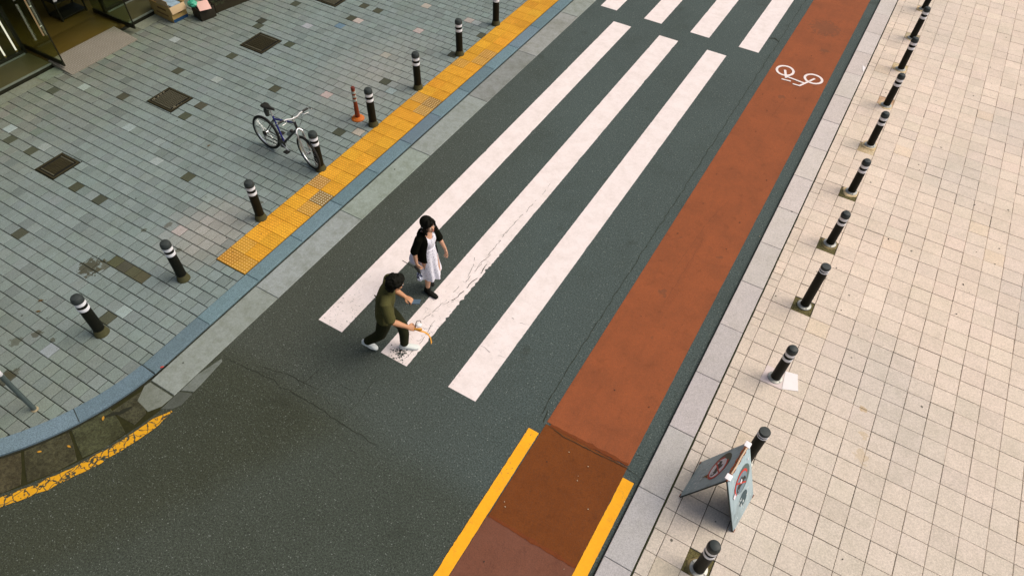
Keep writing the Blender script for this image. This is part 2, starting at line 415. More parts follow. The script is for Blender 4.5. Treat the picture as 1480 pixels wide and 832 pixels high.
# cracks through the middle bar
for sd_, P in ((21, [(-4.15, 4.3), (-4.05, 5.0), (-3.98, 5.6), (-3.95, 6.3), (-3.99, 7.0)]), (22, [(-4.02, 5.1), (-3.9, 5.35), (-3.86, 5.9), (-3.9, 6.3)]), (23, [(-4.2, 6.3), (-4.05, 6.05), (-3.97, 5.7)]),
               (24, [(-3.95, 6.0), (-4.0, 6.9), (-3.93, 7.7), (-3.95, 8.4)]), (25, [(-3.12, 4.78), (-2.9, 4.74), (-2.7, 4.76)]), (26, [(-3.1, 5.5), (-2.88, 5.42), (-2.7, 5.46)]), (27, [(-3.95, 4.9), (-3.88, 4.4), (-3.9, 4.0)])):
    crack(P, .006 if sd_ != 22 else .012, .0092, .35, sd_, True)
# dark scuffs at the lower end of the middle bar
sc = []
random.seed(3)
for i in range(110):
    x = random.gauss(-4.02, .075); y = random.gauss(4.06, .06)
    a = random.random()*6.28; r = random.uniform(.004, .014)
    if -4.25 < x < -3.84 and y > 3.93: sc.append([(x+r*math.cos(a+k*1.25+random.random()*.6)*random.uniform(.6, 1.3), y+r*math.sin(a+k*1.25)) for k in range(5)])
tag(poly_mesh('road_scuff', sc, .0092, A), kind='structure')

# ------------------------------------------------------------------ left: gutter, kerb, pavement
random.seed(11)
def jit(c, v, hue=.03):
    k = 1+random.gauss(0, v)
    return tuple(max(.004, x*k*(1+random.gauss(0, hue))) for x in c)
gut = Slabs(); y = 1.9-0
for i in range(-0, 30):
    y0, y1 = 1.9+i*1.99, 1.9+(i+1)*1.99
    gut.add(rect(-6.645, -6.19, y0, y1), .012, -.05, jit((.265, .295, .275), .08, .02), .004, .006, .0006)
gut.add([(-6.635, 1.88), (-6.70, 1.66), (-6.64, 1.60), (-6.545, 1.585), (-6.50, 1.50), (-6.43, 1.42), (-6.365, 1.46), (-6.29, 1.55), (-6.20, 1.70), (-6.195, 1.88)], .012, -.05, (.175, .195, .165), .003, .005, .001)
mg = stone('gutter_concrete', speck=.1, grain=90, dirt=.55, dirtc=(.62, .62, .52))
tag(gut.build('gutter', mg), kind='structure')
patch = Slabs()
patch.add([(-6.185, 1.66), (-6.06, 1.74), (-6.0, 1.85), (-6.02, 2.05), (-6.18, 1.98)], .008, -.03, (.075, .085, .070), .0, .004)
patch.add([(-6.18, 2.0), (-6.01, 2.08), (-6.02, 2.2), (-6.03, 2.62), (-6.10, 2.66), (-6.185, 2.3)], .009, -.03, (.15, .17, .15), .002, .004)
tag(patch.build('road_repair', mg), kind='structure')
kb = Slabs()
bluec = (.130, .198, .228)
for i in range(0, 60):
    y0, y1 = 2.0+i*.988, 2.0+(i+1)*.988
    kb.add(rect(-6.925, -6.665, y0, y1), .042, -.05, jit(bluec, .07, .02), .002, .010, .0005)
aa = -3.5
def kerb_pt(r, a): return (cy0[0]+r*math.cos(R(a)), cy0[1]+r*math.sin(R(a)))
for i in range(5):
    a0, a1 = -3.5-i*17.2, -3.5-(i+1)*17.2
    n = 6
    col = jit(bluec, .08, .02)
    for k in range(n):
        b0, b1 = rib(k/n, a0, a1), rib((k+1)/n, a0, a1)
        r_ = 3.455+(.0 if i else 0)
        Pq = [kerb_pt(3.2, b0), kerb_pt(r_, b0), kerb_pt(r_, b1), kerb_pt(3.2, b1)]
        i0 = len(kb.v)
        kb.v += [(*p, .042) for p in Pq]+[(*Pq[1], -.05), (*Pq[2], -.05), (*Pq[0], -.05), (*Pq[3], -.05)]
        kb.f += [(i0, i0+3, i0+2, i0+1), (i0+1, i0+2, i0+5, i0+4), (i0+0, i0+6, i0+7, i0+3)]; kb.c += [col]*3
    g0 = a1+.05
    a1_ = a1
kb.add(rect(-40, -10.2, -1.255, -1.0), .042, -.05, bluec, .002, .01)
o = kb.build('kerb', stone('blue_granite', speck=.22, grain=150, dirt=.25, dirtc=(.7, .72, .62))); tag(o, kind='structure')
# thin dark joints of the curved kerb and the gap along its foot
jq = [bar(kerb_pt(3.2, a), kerb_pt(3.455, a), .009) for a in (-3.5, -20.7, -37.9, -55.1, -72.3)]
tag(poly_mesh('kerb_joint', jq, .0462, crackm), kind='structure')
gq = []
for k in range(90):
    a, b = -k, -(k+1)
    wd = .05+.03*noise.noise(Vector((k*.3, 1, 2))); w2 = .05+.03*noise.noise(Vector(((k+1)*.3, 1, 2)))
    gq.append([kerb_pt(3.45, a), kerb_pt(3.455+wd*.6, a), kerb_pt(3.455+w2*.6, b), kerb_pt(3.45, b)])
gq += rough_strip([(-6.655, 1.9), (-6.653, 60)], .012, 0, .1, .02, 4, False)
gq += rough_strip([(-6.55, 1.5), (-6.6, 1.35), (-6.72, 1.15)], .10, 0, .04, .5, 14, True)
tag(poly_mesh('gutter_gap', gq, .0135, plain('gutter_dirt', (.016, .017, .008), .95, space='pos')), kind='structure')
# rough stones laid along the bend
rs = Slabs(); a = -6
random.seed(5)
while a > -98:
    da = random.uniform(6.5, 9.5)
    for k in range(1):
        P_ = [kerb_pt(3.475, a), kerb_pt(3.72, a), kerb_pt(3.97, a-.3), kerb_pt(3.995, a-da/2), kerb_pt(3.97, a-da+.35), kerb_pt(3.72, a-da+.15), kerb_pt(3.475, a-da+.15)]
    if a < -10.5: rs.add(P_, .010, -.04, jit((.058, .056, .028), .16, .05), .006, .012, .002)
    a -= da
rs.add([kerb_pt(3.52, -7), kerb_pt(3.9, -10), kerb_pt(3.95, -13), kerb_pt(3.52, -15)], .009, -.04, (.06, .06, .032), .01, .008, .002)
tag(poly_mesh('gutter_bed', [[kerb_pt(3.44, -6-k*2), kerb_pt(3.985, -6-k*2), kerb_pt(3.985, -8-k*2), kerb_pt(3.44, -8-k*2)] for k in range(46)], .0045, plain('mossy_gutter_bed', (.026, .026, .009), .95, 0, .5, 20, .1, 'pos')), kind='structure')
tag(rs.build('gutter_stones', stone('rough_concrete', speck=.30, grain=60, dirt=.8, dirtc=(.45, .42, .3))), kind='structure')

# pavement pieces
planes = [(1, 0, -6.928)]
for i in range(24):
    am = R(-(i+.5)*90/24); planes.append((math.cos(am), math.sin(am), math.cos(am)*cy0[0]+math.sin(am)*cy0[1]+3.197))
planes.append((0, -1, 1.0))
XL = -14.32
random.seed(21)
pave = Slabs(); base = (.185, .232, .222)
holes = [(-11.82, -11.13, 6.23, 6.80), (-11.80, -11.14, 8.69, 9.32), (-11.82, -11.30, 3.80, 4.36), (-11.76, -11.14, 11.08, 11.62), (-7.555, -6.935, 3.955, 40)]
fixed = {}
def special(px, py, c): fixed[(round((py)/.2-.5), px)] = c
darkc, palec, pinkc = (.060, .066, .043), (.28, .335, .325), (.38, .345, .315)
sp_pts = [(-12.55, 4.0, darkc), (-10.0, 5.75, darkc), (-10.5, 4.05, darkc)]
def sub(poly_r, hole):
    x0, x1, y0, y1 = poly_r; a0, a1, b0, b1 = hole
    if a0 >= x1 or a1 <= x0 or b0 >= y1 or b1 <= y0: return [poly_r]
    out = []
    if x0 < a0: out.append((x0, a0, y0, y1))
    if x1 > a1: out.append((a1, x1, y0, y1))
    m0, m1 = max(x0, a0), min(x1, a1)
    if y0 < b0: out.append((m0, m1, y0, b0))
    if y1 > b1: out.append((m0, m1, b1, y1))
    return out
# dark and pale single tiles where the photograph has them (world metres)
SPEC = [(-13.67, 5.49, darkc), (-12.38, 6.044, darkc), (-12.164, 7.233, darkc), (-11.62, 8.207, darkc), (-10.763, 6.622, darkc), (-10.758, 6.23, darkc), (-12.403, 4.059, darkc), (-10.642, 2.707, darkc), (-10.203, 3.905, darkc), (-9.4, 5.113, darkc), (-8.615, 3.176, darkc), (-11.948, 9.597, darkc), (-10.829, 9.377, darkc), (-10.017, 7.838, darkc), (-11.953, 10.763, darkc), (-10.56, 11.569, darkc), (-10.168, 11.587, darkc), (-8.394, 9.319, darkc), (-8.066, 7.548, darkc), (-7.811, 10.91, darkc), (-8, 2.37, darkc), (-8.4, 1, darkc),
        (-8.983, 10.064, pinkc), (-9.002, 11.24, pinkc), (-10.349, 10.803, pinkc), (-9.499, 12.213, pinkc), (-8.285, 12.284, pinkc), (-8.996, 8.313, pinkc), (-8.518, 4.159, pinkc), (-7.75, 7.75, pinkc), (-7.85, 2.2, pinkc),
        (-13.2, 5.864, palec), (-13.078, 8.072, palec), (-11.183, 7.401, palec), (-13.206, 4.267, palec), (-11.204, 10.159, palec), (-12.284, 4.252, palec), (-10.181, 5.072, palec), (-8.2, 1.5, palec), (-7.7, 1.6, palec), (-10.439, 10.59, (.12, .19, .23))]
row = -6
while row < 160:
    y0, y1 = row*.2, row*.2+.2
    off = (.1 if row % 2 else 0)+.012*noise.noise(Vector((row*.31, 0, 3)))
    near = y1 < 27
    xs = -14.02-.2+off
    while xs < -6.9:
        r_ = (max(xs, -14.02), xs+.2, y0, y1)
        if r_[1] > r_[0]+.02:
            mx, my = (r_[0]+r_[1])/2, (y0+y1)/2
            # gradual change from brownish by the shop and bend to bluish by the road, pinkish patch near the kerb
            big = noise.noise(Vector((mx*.35, my*.35, 7)))
            c = jit(base, .045, .010)
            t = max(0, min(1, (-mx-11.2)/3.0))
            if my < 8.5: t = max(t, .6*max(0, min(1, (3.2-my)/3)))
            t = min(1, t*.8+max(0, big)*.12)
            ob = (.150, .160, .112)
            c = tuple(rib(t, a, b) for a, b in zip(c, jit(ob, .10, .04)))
            q = max(0, 1-math.hypot((mx+8.1)/.85, (my-4.35)/1.0)); q2 = max(0, 1-math.hypot((mx+8.6)/1.4, (my-9.4)/2.2))*.6
            c = tuple(rib(min(.85, q*1.2+q2), a, b) for a, b in zip(c, jit((.31, .305, .275), .05, .01)))
            u = random.random()
            if u < .003: c = jit(darkc, .15)
            elif u < .009: c = jit(palec, .06)
            elif u < .09: c = tuple(v*.86 for v in c)
            if -9.3 < mx < -8.1 and 2.95 < my < 3.2 and mx > -8.9: c = jit((.085, .085, .045), .1)
            if my > 27: c = base
            for (sx, sy, scol) in SPEC:
                if abs(sx-mx) < .1 and abs(sy-my) < .1: c = jit(scol, .05)
            rr = [r_]
            for h in holes: rr = [s2 for s1 in rr for s2 in sub(s1, h)]
            # cut pieces beside the bollards
            for k in rr:
                if k[1]-k[0] < .012 or k[3]-k[2] < .012: continue
                P_ = clip(rect(*k), planes) if (k[1] > -7.4 or k[2] < 2.3) else rect(*k)
                if len(P_) >= 3: pave.add(P_, .034, -.02, c, random.uniform(.0042, .0068), .0060, .0010)
        xs += .2
    row += 1
stn = [(-9.07, 2.82, .17, (.045, .042, .018), .85), (-8.9, 2.95, .09, (.06, .055, .025), .7), (-8.62, 1.6, .07, (.05, .045, .02), .7), (-8.35, 1.65, .05, (.05, .045, .02), .7), (-8.75, 1.35, .08, (.05, .045, .02), .6),
       (-8.3, 1.0, .09, (.05, .045, .02), .6), (-7.9, 5.3, .05, (.05, .045, .02), .6), (-8.75, 4.1, .07, (.06, .055, .03), .6), (-9.0, 3.8, .05, (.05, .05, .02), .6), (-8.2, 3.8, .06, (.05, .05, .02), .6)]
tag(pave.build('pavement', stone('grey_granite_setts', speck=.16, grain=130, dirt=.28, dirtc=(.70, .70, .60), stains=stn)), kind='structure')
bed = [p for p in arc(*cy0, 3.21, 0, -90, 24)]
pb = poly_mesh('pavement_bed', [[(-40, -1.01)]+list(reversed(bed))+[(-6.91, 60), (-40, 60)]], .022, plain('joint_sand', (.013, .015, .006), .95, space='pos', scale=40, var=.4)); tag(pb, kind='structure')

# tactile paving with raised domes
random.seed(4)
tt = Slabs(); dome = []
for r_ in range(0, 70):
    for cidx in range(2):
        x0 = -7.548+cidx*.305; y0 = 3.962+r_*.3
        worn = {(6, 1): 1, (7, 0): .6, (5, 1): .35, (17, 1): .7, (16, 1): .6, (17, 0): .4, (23, 1): .4, (24, 1): .5, (1, 0): .25, (0, 0): .3, (0, 1): .3, (22, 0): .3}.get((r_, cidx), 0)
        col = jit((.70, .355, .028), .05, .02); wc = (.27, .165, .045)
        c2 = tuple(rib(worn, a, b) for a, b in zip(col, wc))
        if random.random() < .1: c2 = tuple(v*.85 for v in c2)
        tt.add(rect(x0, x0+.305, y0, y0+.3), .038, -.02, tuple(v*.86 for v in c2), .0028, .003, .0008)
        if r_ < 62:
            dc = tuple(rib(worn, a, b) for a, b in zip(tuple(min(.95, v*1.2) for v in col), (.60, .54, .36)))
            for i in range(6):
                for j in range(6):
                    cx, cyy = x0+.0275+i*.05, y0+.025+j*.05
                    k0 = len(tt.v); n = 8
                    for rad, z in ((.0165, .037), (.011, .0445)):
                        tt.v += [(cx+rad*math.cos(2*math.pi*k/n), cyy+rad*math.sin(2*math.pi*k/n), z) for k in range(n)]
                    for k in range(n): tt.f.append((k0+k, k0+(k+1) % n, k0+n+(k+1) % n, k0+n+k)); tt.c.append(tuple(v*.7 for v in dc))
                    tt.f.append(tuple(range(k0+n, k0+2*n))); tt.c.append(dc)
tag(tt.build('tactile_paving', stone('yellow_tactile_concrete', speck=.1, grain=90, dirt=.4, dirtc=(.75, .66, .5))), kind='structure')

# ------------------------------------------------------------------ right: kerb and pavement
random.seed(8)
kr = Slabs()
for i in range(-30, 60):
    y0 = 3.98+i*.995
    kr.add(rect(-.29, .068, y0, y0+.995), .050, -.06, jit(tuple(rib(max(0, min(1, (y0-3)/7)), a, b) for a, b in zip((.40, .385, .375), (.56, .505, .465))), .04, .006), .003, .006, .001)
tag(kr.build('kerb', stone('pale_granite', speck=.16, grain=170, dirt=.30, dirtc=(.78, .78, .72))), kind='structure')
pr = Slabs(); row = -8
tcol = (.68, .565, .460)
xs = [.085, .237]+[.237+.3035*k for k in range(1, 30)]
pits = [(.713, y) for y in (3.42, 7.99, 9.54, 11.05, 12.59, 14.11, 15.67, 17.17, 18.75)]
while row*.3 < 40:
    y0, y1 = row*.3, row*.3+.3
    for a, b in zip(xs, xs[1:]):
        mx, my = (a+b)/2, (y0+y1)/2
        big = noise.noise(Vector((mx*.5, my*.35, 2)))
        c = jit(tcol, .03, .006)
        t = max(0, min(1, (9-my)/6))*.75
        c = tuple(rib(t, p, q) for p, q in zip(c, jit((.535, .485, .41), .035, .006)))
        if big > .1: c = tuple(rib(min(.7, (big-.1)*2), p, q) for p, q in zip(c, (.53, .475, .415)))
        if random.random() < .02: c = tuple(v*k for v, k in zip(c, (1.01, .98, .92)))
        pit = any(a < px < b and y0-.02 < py < y1+.02 and abs(py-my) <= .16 for px, py in pits)
        if pit: continue
        parts = [rect(a, b, y0, y1)]
        if b-a < .2: parts = [rect(a, b, y0, y0+.15), rect(a, b, y0+.15, y1)] if random.random() < .22 else parts
        for P_ in parts: pr.add(P_, .050, -.02, c, random.choice((.0010, .0014, .0022, .0038)) if my > 9 else random.choice((.0016, .0022, .0030, .0044)), .0040, .0016)
    row += 1
st2 = [(1.98, 6.2, .06, (.45, .33, .16), .4), (2.02, 5.85, .10, (.45, .33, .16), .35), (1.9, 6.6, .05, (.42, .27, .08), .5)]
tag(pr.build('pavement', stone('pink_granite_tiles', speck=.12, grain=110, dirt=.42, dirtc=(.80, .82, .78), stains=st2)), kind='structure')
pb = poly_mesh('pavement_bed', [rect(-.285, 30, -30, 60)], .030, plain('mossy_joint_sand', (.020, .026, .012), .95, space='pos', scale=25, var=.6)); tag(pb, kind='structure')
# moss and dirt along the kerb joint
tag(poly_mesh('joint_moss', rough_strip([(.077, -3), (.077, 9)], .010, 0, .05, .06, 17, False)+rough_strip([(.077, 9), (.077, 30)], .005, 0, .05, .06, 18, False), .0525, plain('moss_dirt', (.035, .040, .012), .95, space='pos', scale=30, var=.6)), kind='structure')
tag(poly_mesh('road_edge_dirt', rough_strip([(-.297, -5), (-.297, 40)], .012, 0, .05, .12, 19, False), .0045, crackm), kind='structure')
soilm = NT('pit_soil', .95); 
soilm.base(soilm.mix(soilm.ramp(soilm.noise(30, 5, .8), .4, .62), (.06, .048, .018), (.17, .15, .055))); soilm.bump(soilm.noise(50, 4), .8, .01)
SOIL = soilm.m

# ------------------------------------------------------------------ bollards
rubber = plain('black_rubber', (.0055, .006, .0028), .6, scale=12, var=.35, spec=.18)
capm = plain('weathered_black_cap', (.030, .038, .036), .55, scale=25, var=.4, spec=.35)
bandm = plain('white_reflective_band', (.80, .80, .82), .4, scale=50, var=.06)
footm = plain('grimy_rubber_foot', (.060, .058, .022), .85, scale=20, var=.4)
steel = plain('dull_steel', (.42, .42, .38), .5, .5, .25, 30)
cement = plain('old_cement', (.30, .25, .15), .95, 0, .3, 40)
def bollard(r=.072, h=.82, kind='left'):
    root = empty('bollard')
    rr = r
    if kind == 'thin': bz = [(h-.075, h-.052), (h-.118, h-.095)]
    else: bz = [(h-.155, h-.10), (h-.262, h-.207)]
    lathe('body', [(rr*1.0, 0.0), (rr, .02), (rr*.985, h*.5), (rr*.97, h-.30), (rr*.965, h-.10)] if kind != 'thin' else [(rr, 0), (rr*.97, h-.05)], rubber, root, 28)
    if kind == 'thin': lathe('cap', [(rr*.98, h-.05), (rr*1.02, h-.045), (rr*1.02, h-.012), (rr*.95, h-.003), (rr*.5, h), (.002, h+.001)], capm, root, 28)
    else: lathe('cap', [(rr*.97, h-.10), (rr*1.06, h-.095), (rr*1.07, h-.055), (rr*1.0, h-.03), (rr*.80, h-.008), (rr*.45, h), (.002, h+.002)], capm, root, 28)
    for a, b in bz: lathe('reflective_band', [(rr*.972, a), (rr*1.01, a+.002), (rr*1.01, b-.002), (rr*.97, b)], bandm, root, 28)
    if kind == 'left': lathe('foot', [(rr*1.38, 0), (rr*1.38, .012), (rr*1.28, .03), (rr*1.12, .085), (rr*1.02, .105)], footm, root, 28)
    else:
        lathe('flange', [(rr*1.55, 0), (rr*1.55, .012), (rr*1.48, .018), (rr*1.08, .022), (rr*1.0, .032)], steel, root, 28)
        for k in range(4):
            a = R(45+90*k); lathe('bolt', [(.009, .012), (.009, .026), (.006, .030), (.001, .030)], steel, root, 8, (rr*1.3*math.cos(a), rr*1.3*math.sin(a), 0))
    return root
bl0 = bollard(.073, .81, 'left'); br0 = bollard(.068, .76, 'right'); bt0 = bollard(.068, .90, 'thin')
used = set()
def place(proto, x, y, z, label, group, tilt=(0, 0), s=1, hs=1):
    o = proto if proto.name not in used else copy_tree(proto)
    used.add(proto.name)
    o.location = (x, y, z); o.rotation_euler = (R(tilt[0]), R(tilt[1]), random.random()*6.28*0+random.uniform(-.4, .4)); o.scale = (s, s, hs)
    tag(o, label, 'bollard', group); return o
GL = 'striped bollards along the left pavement'; GR = 'striped bollards along the right pavement'
LL = [(-7.85, 2.08, 'black bollard with two white bands, lowest of the left row by the bend', (0, -1.5), 1.06),
      (-7.66, 3.41, 'black bollard with two white bands standing just before the end of the yellow tactile paving', (0, -.8), 1.0),
      (-7.605, 5.01, 'black bollard with two white bands between the bicycle wheel bollard and the tactile paving end', (0, 0), 1.0),
      (-7.605, 6.50, 'black bollard with two white bands touching the front wheel of the bicycle', (0, 0), 1.0),
      (-7.615, 8.02, 'black bollard with two white bands right beside the short orange post', (0, 0), 1.0),
      (-7.61, 9.47, 'black bollard with torn white bands, next one up the row from the orange post', (0, .6), 1.0),
      (-7.60, 10.98, 'black bollard with two white bands and a dark sett beside its foot', (0, 0), 1.0),
      (-7.605, 12.48, 'black bollard topmost of the left row, its upper part cut by the picture edge', (0, 0), 1.0)]
for x, y, l, t, s in LL: place(bl0, x, y, .034, l, GL, t, s)
RL = [(.713, 3.42, 'right', 'black bollard in a dirt pit with steel flange, nearest the bottom of the picture', 1.02, 1.06),
      (.745, 4.98, 'thin', 'black bollard with thin white lines standing close behind the folding board sign', 1.0, .93),
      (.706, 6.45, 'right', 'black bollard with white papers laid around its flange', 1.0, .98),
      (.703, 7.99, 'thin', 'tall black bollard with two thin white lines in a mossy pit', 1.0, 1.0),
      (.710, 9.54, 'right', 'black bollard in a brown cement pit, next up from the tall thin lined one', 1.0, .94),
      (.72, 11.05, 'right', 'black bollard in a rough cement ring, third up the row from the one with papers', 1.0, .95),
      (.718, 12.59, 'right', 'black bollard with yellowish cement foot, fourth up from the one with papers', 1.0, .97),
      (.72, 14.11, 'right', 'black bollard level with the white bicycle symbol on the red lane', 1.0, .96),
      (.715, 15.67, 'right', 'black bollard of the right row, fourth down from the top edge of the picture', 1.0, .97),
      (.70, 17.17, 'right', 'black bollard of the right row, third down from the top edge of the picture', 1.0, .98),
      (.695, 18.75, 'right', 'black bollard second down from the top edge in the right row', 1.0, 1.0),
      (.69, 20.25, 'right', 'black bollard topmost of the right row, cut by the picture edge', 1.0, 1.0)]
for x, y, k, l, s, hs in RL: place(br0 if k == 'right' else bt0, x, y, .052 if (y in (6.45, 4.98)) else (.040 if y < 11.5 else .052), l, GR, (random.uniform(-1, 1), random.uniform(-.8, 1)), s, hs)
# soil pits and cement rings
ps = Slabs(); ps2 = Slabs()
for px, py in pits:
    r0 = round((py-.15)/.3)*.3
    x0, y0 = .5405, r0+.0
    n = 7
    P_ = rect(.543, .842, r0+.003, r0+.297)
    (ps if py < 11.5 else ps2).add(P_, .035 if py < 11.5 else .046, .0, (1, 1, 1) if py < 11.5 else jit((.58, .46, .30), .08), .0, .002, .001)
o = ps.build('bollard_pit', SOIL); tag(o, kind='structure')
o = ps2.build('bollard_pit_cement', stone('cement_fill', speck=.2, grain=70, dirt=.7, dirtc=(.6, .5, .3))); tag(o, kind='structure')
def cement_ring(px, py, seed):
    bm = bmesh.new(); n = 26; r1 = [];  r0 = []
    for i in range(n):
        a = 2*math.pi*i/n; k = (.150 if py > 8.5 else .135)+.045*noise.noise(Vector((math.cos(a)*1.5, math.sin(a)*1.5, seed)))
        r1.append((max(-.145, min(k*math.cos(a), .125)), k*math.sin(a)*.95)); r0.append((.075*math.cos(a), .075*math.sin(a)))
    V1 = [bm.verts.new((x, y, 0)) for x, y in r1]; V2 = [bm.verts.new((x*.93, y*.93, .010)) for x, y in r1]; V0 = [bm.verts.new((x, y, .013)) for x, y in r0]
    for i in range(n):
        j = (i+1) % n; bm.faces.new((V1[i], V1[j], V2[j], V2[i])); bm.faces.new((V2[i], V2[j], V0[j], V0[i]))
    o = finish(bm, 'cement_ring', cemy if py > 10 else cemb, None, True); o.location = (px, py, .036 if py < 11.5 else .047); tag(o, kind='structure'); return o
cemb = plain('brown_cement', (.20, .155, .07), .95, 0, .5, 25)
cemy = plain('yellowish_cement', (.60, .46, .26), .95, 0, .3, 30)
for i, (px, py) in enumerate(pits):
    if i != 1: cement_ring(px, py, i*3.3)

# ------------------------------------------------------------------ orange delineator post
t = tag(empty('delineator_post', (-7.99, 8.02, .034)), 'short orange flexible post with pale bands on a round orange foot', 'post')
org = plain('orange_plastic', (.24, .040, .008), .5, 0, .2, 12); orgf = plain('orange_rubber_foot', (.52, .13, .012), .6, 0, .2, 15)
lathe('foot', [(.125, 0), (.125, .012), (.11, .028), (.06, .045), (.045, .05)], orgf, t, 28)
lathe('tube', [(.047, .04), (.042, .25), (.036, .40), (.035, .66)], org, t, 24)
lathe('cap', [(.039, .655), (.039, .69), (.030, .70), (.001, .70)], plain('dark_red_plastic', (.14, .02, .01), .5), t, 20)
pb_ = plain('pale_reflective_band', (.38, .42, .36), .5)
for z in (.40, .485, .57): lathe('reflective_band', [(.0365, z), (.0405, z+.002), (.0405, z+.043), (.0365, z+.045)], pb_, t, 20)
for k in range(3):
    a = R(30+120*k); lathe('bolt', [(.011, .018), (.011, .034), (.001, .034)], steel, t, 8, (.09*math.cos(a), .09*math.sin(a), 0))

# ------------------------------------------------------------------ sign pole at the lower left
t = tag(empty('sign_pole', (-7.55, .80, .034)), 'plain grey metal pole rising from the setts at the left edge', 'pole')
gp = plain('grey_galvanised_pole', (.095, .125, .120), .5, .3, .25, 10)
lathe('post', [(.031, 0), (.031, 2.7), (.028, 2.72), (.001, 2.72)], gp, t, 20)
lathe('collar', [(.048, .0), (.045, .01), (.034, .02)], cement, t, 20)
lathe('sticker', [(.0315, .83), (.0328, .832), (.0328, .97), (.0315, .972)], bandm, t, 20)

# ------------------------------------------------------------------ drain grates
iron = plain('rusty_cast_iron', (.040, .034, .014), .75, .3, .5, 25); ironf = plain('iron_frame', (.10, .095, .06), .7, .3, .4, 18)
pitm = plain('drain_dark', (.006, .006, .003), .95)
def grate(x0, x1, y0, y1, label, bright=True, deb=True):
    cx, cyy = (x0+x1)/2, (y0+y1)/2; sx, sy = x1-x0, y1-y0
    t = tag(empty('drain_grate', (cx, cyy, .03)), label, 'drain grate', 'drain grates in the grey pavement')
    bm = bmesh.new(); box_bm(bm, (0, 0, -.004), (sx-.004, sy-.004, .006)); finish(bm, 'pit', pitm, t)
    bm = bmesh.new(); fwid = .03
    for s in (-1, 1):
        box_bm(bm, (s*(sx/2-fwid/2-.004), 0, .006), (fwid, sy-.01, .012))
        box_bm(bm, (0, s*(sy/2-fwid/2-.004), .006), (sx-.01-2*fwid, fwid, .012))
    finish(bm, 'frame', iron, t, bevel=.002)
    gx, gy = sx-.20, sy-.16
    for s in (-1, 1):
        bm = bmesh.new(); box_bm(bm, (0, s*(gy/2+.012), .010), (gx+.05, .022, .012)); finish(bm, 'rail', ironf, t, bevel=.002)
    bm = bmesh.new(); nx, ny = 11, 8
    for i in range(nx+1): box_bm(bm, (-gx/2+i*gx/nx, 0, .009), (.010, gy-.004, .012))
    for j in range(1, ny): box_bm(bm, (0, -gy/2+j*gy/ny, .0085), (gx, .010, .010))
    finish(bm, 'grating', ironf if bright else iron, t, bevel=.0015)
    if deb:
        bm = bmesh.new()
        for k in range(16):
            a = random.uniform(.02, .05); box_bm(bm, (random.choice((-1, 1))*(sx/2-.05)+random.uniform(-.02, .02), random.uniform(-sy/2+.06, sy/2-.06), .004), (a, a*.7, .012), Matrix.Rotation(random.random()*3, 3, 'Z'))
        finish(bm, 'debris', plain('grit', (.20, .18, .12), .95, var=.4), t, bevel=.003)
random.seed(9)
grate(-11.80, -11.14, 6.24, 6.79, 'rusty drain grate with rubble around its rim, nearest the shop doorway')
grate(-11.78, -11.15, 8.70, 9.31, 'dark square drain grate in the grey setts, second in the line from the top edge', False, False)
grate(-11.80, -11.31, 3.82, 4.35, 'small dark drain grate nearest the left edge of the picture', False, False)
grate(-11.745, -11.15, 11.09, 11.61, 'rusty drain grate cut off by the top edge of the picture', True, False)

# ------------------------------------------------------------------ paper around the bollard
pm_ = plain('white_paper', (.80, .76, .74), .7, 0, .04, 8)
pm2 = plain('pinkish_card', (.66, .56, .53), .8, 0, .05, 8)
def sheet(name, P_, z, mat, label, cat, th=.002, lines=0, hole=None):
    bm = bmesh.new()
    c = Vector((sum(p[0] for p in P_)/len(P_), sum(p[1] for p in P_)/len(P_)))
    v = [bm.verts.new((p[0]-c.x, p[1]-c.y, 0)) for p in P_]; f = bm.faces.new(v)
    bmesh.ops.subdivide_edges(bm, edges=bm.edges, cuts=4, use_grid_fill=True)
    for q in bm.verts: q.co.z += .004*noise.noise(Vector((q.co.x*9, q.co.y*9, 1)))+.003
    r = bmesh.ops.extrude_face_region(bm, geom=bm.faces[:])
    for q in r['geom']:
        if isinstance(q, bmesh.types.BMVert): q.co.z += th
    o = finish(bm, name, mat, None); o.location = (c.x, c.y, z); tag(o, label, cat); return o
random.seed(31)
sheet('paper_sheet', [(.80, 6.63), (.842, 6.315), (1.045, 6.40), (.965, 6.67)], .052, pm_, 'white paper sheet lying on the pink tiles right of a bollard foot', 'paper')
sheet('card_sheet', [(.545, 6.60), (.531, 6.298), (.838, 6.305), (.795, 6.605)], .0515, pm2, 'pale pinkish card laid flat under a bollard flange', 'paper', .0015)
sheet('paper_scrap', [(0.01, 15.2), (.05, 15.1), (.055, 15.32), (-.02, 15.36)], .052, pm_, 'tiny white paper scrap lying on the right granite kerb', 'paper')
# fallen leaves
lm = plain('yellow_leaf', (.48, .24, .02), .6, 0, .2, 20); lm2 = plain('brown_leaf', (.10, .06, .015), .7, 0, .3, 20); lmr = plain('red_scrap', (.55, .04, .02), .6)
def leaf(x, y, z, m, label, s=.024, rz=None, cat='leaf', group=None):
    bm = bmesh.new(); n = 10; V = []
    for i in range(n):
        a = 2*math.pi*i/n; r = s*(1 if i % 5 else 1.3)
        V.append(bm.verts.new((r*math.cos(a), r*.55*math.sin(a), .004+.3*abs(r*.5*math.sin(a)))))
    V2 = [bm.verts.new(v.co+Vector((0, 0, .0015))) for v in V]
    bm.faces.new(V2); bm.faces.new(list(reversed(V)))
    for i in range(n): bm.faces.new((V[i], V[(i+1) % n], V2[(i+1) % n], V2[i]))
    o = finish(bm, cat, m, None); o.location = (x, y, z); o.rotation_euler.z = random.random()*6 if rz is None else rz
    tag(o, label, cat, group); return o
leaf(-6.73, .69, .012, lm, 'yellow fallen leaf in the dirty gutter, nearest the paved setts joint')
leaf(-6.98, .45, .012, lm, 'yellow fallen leaf in the gutter, leftmost of the three')
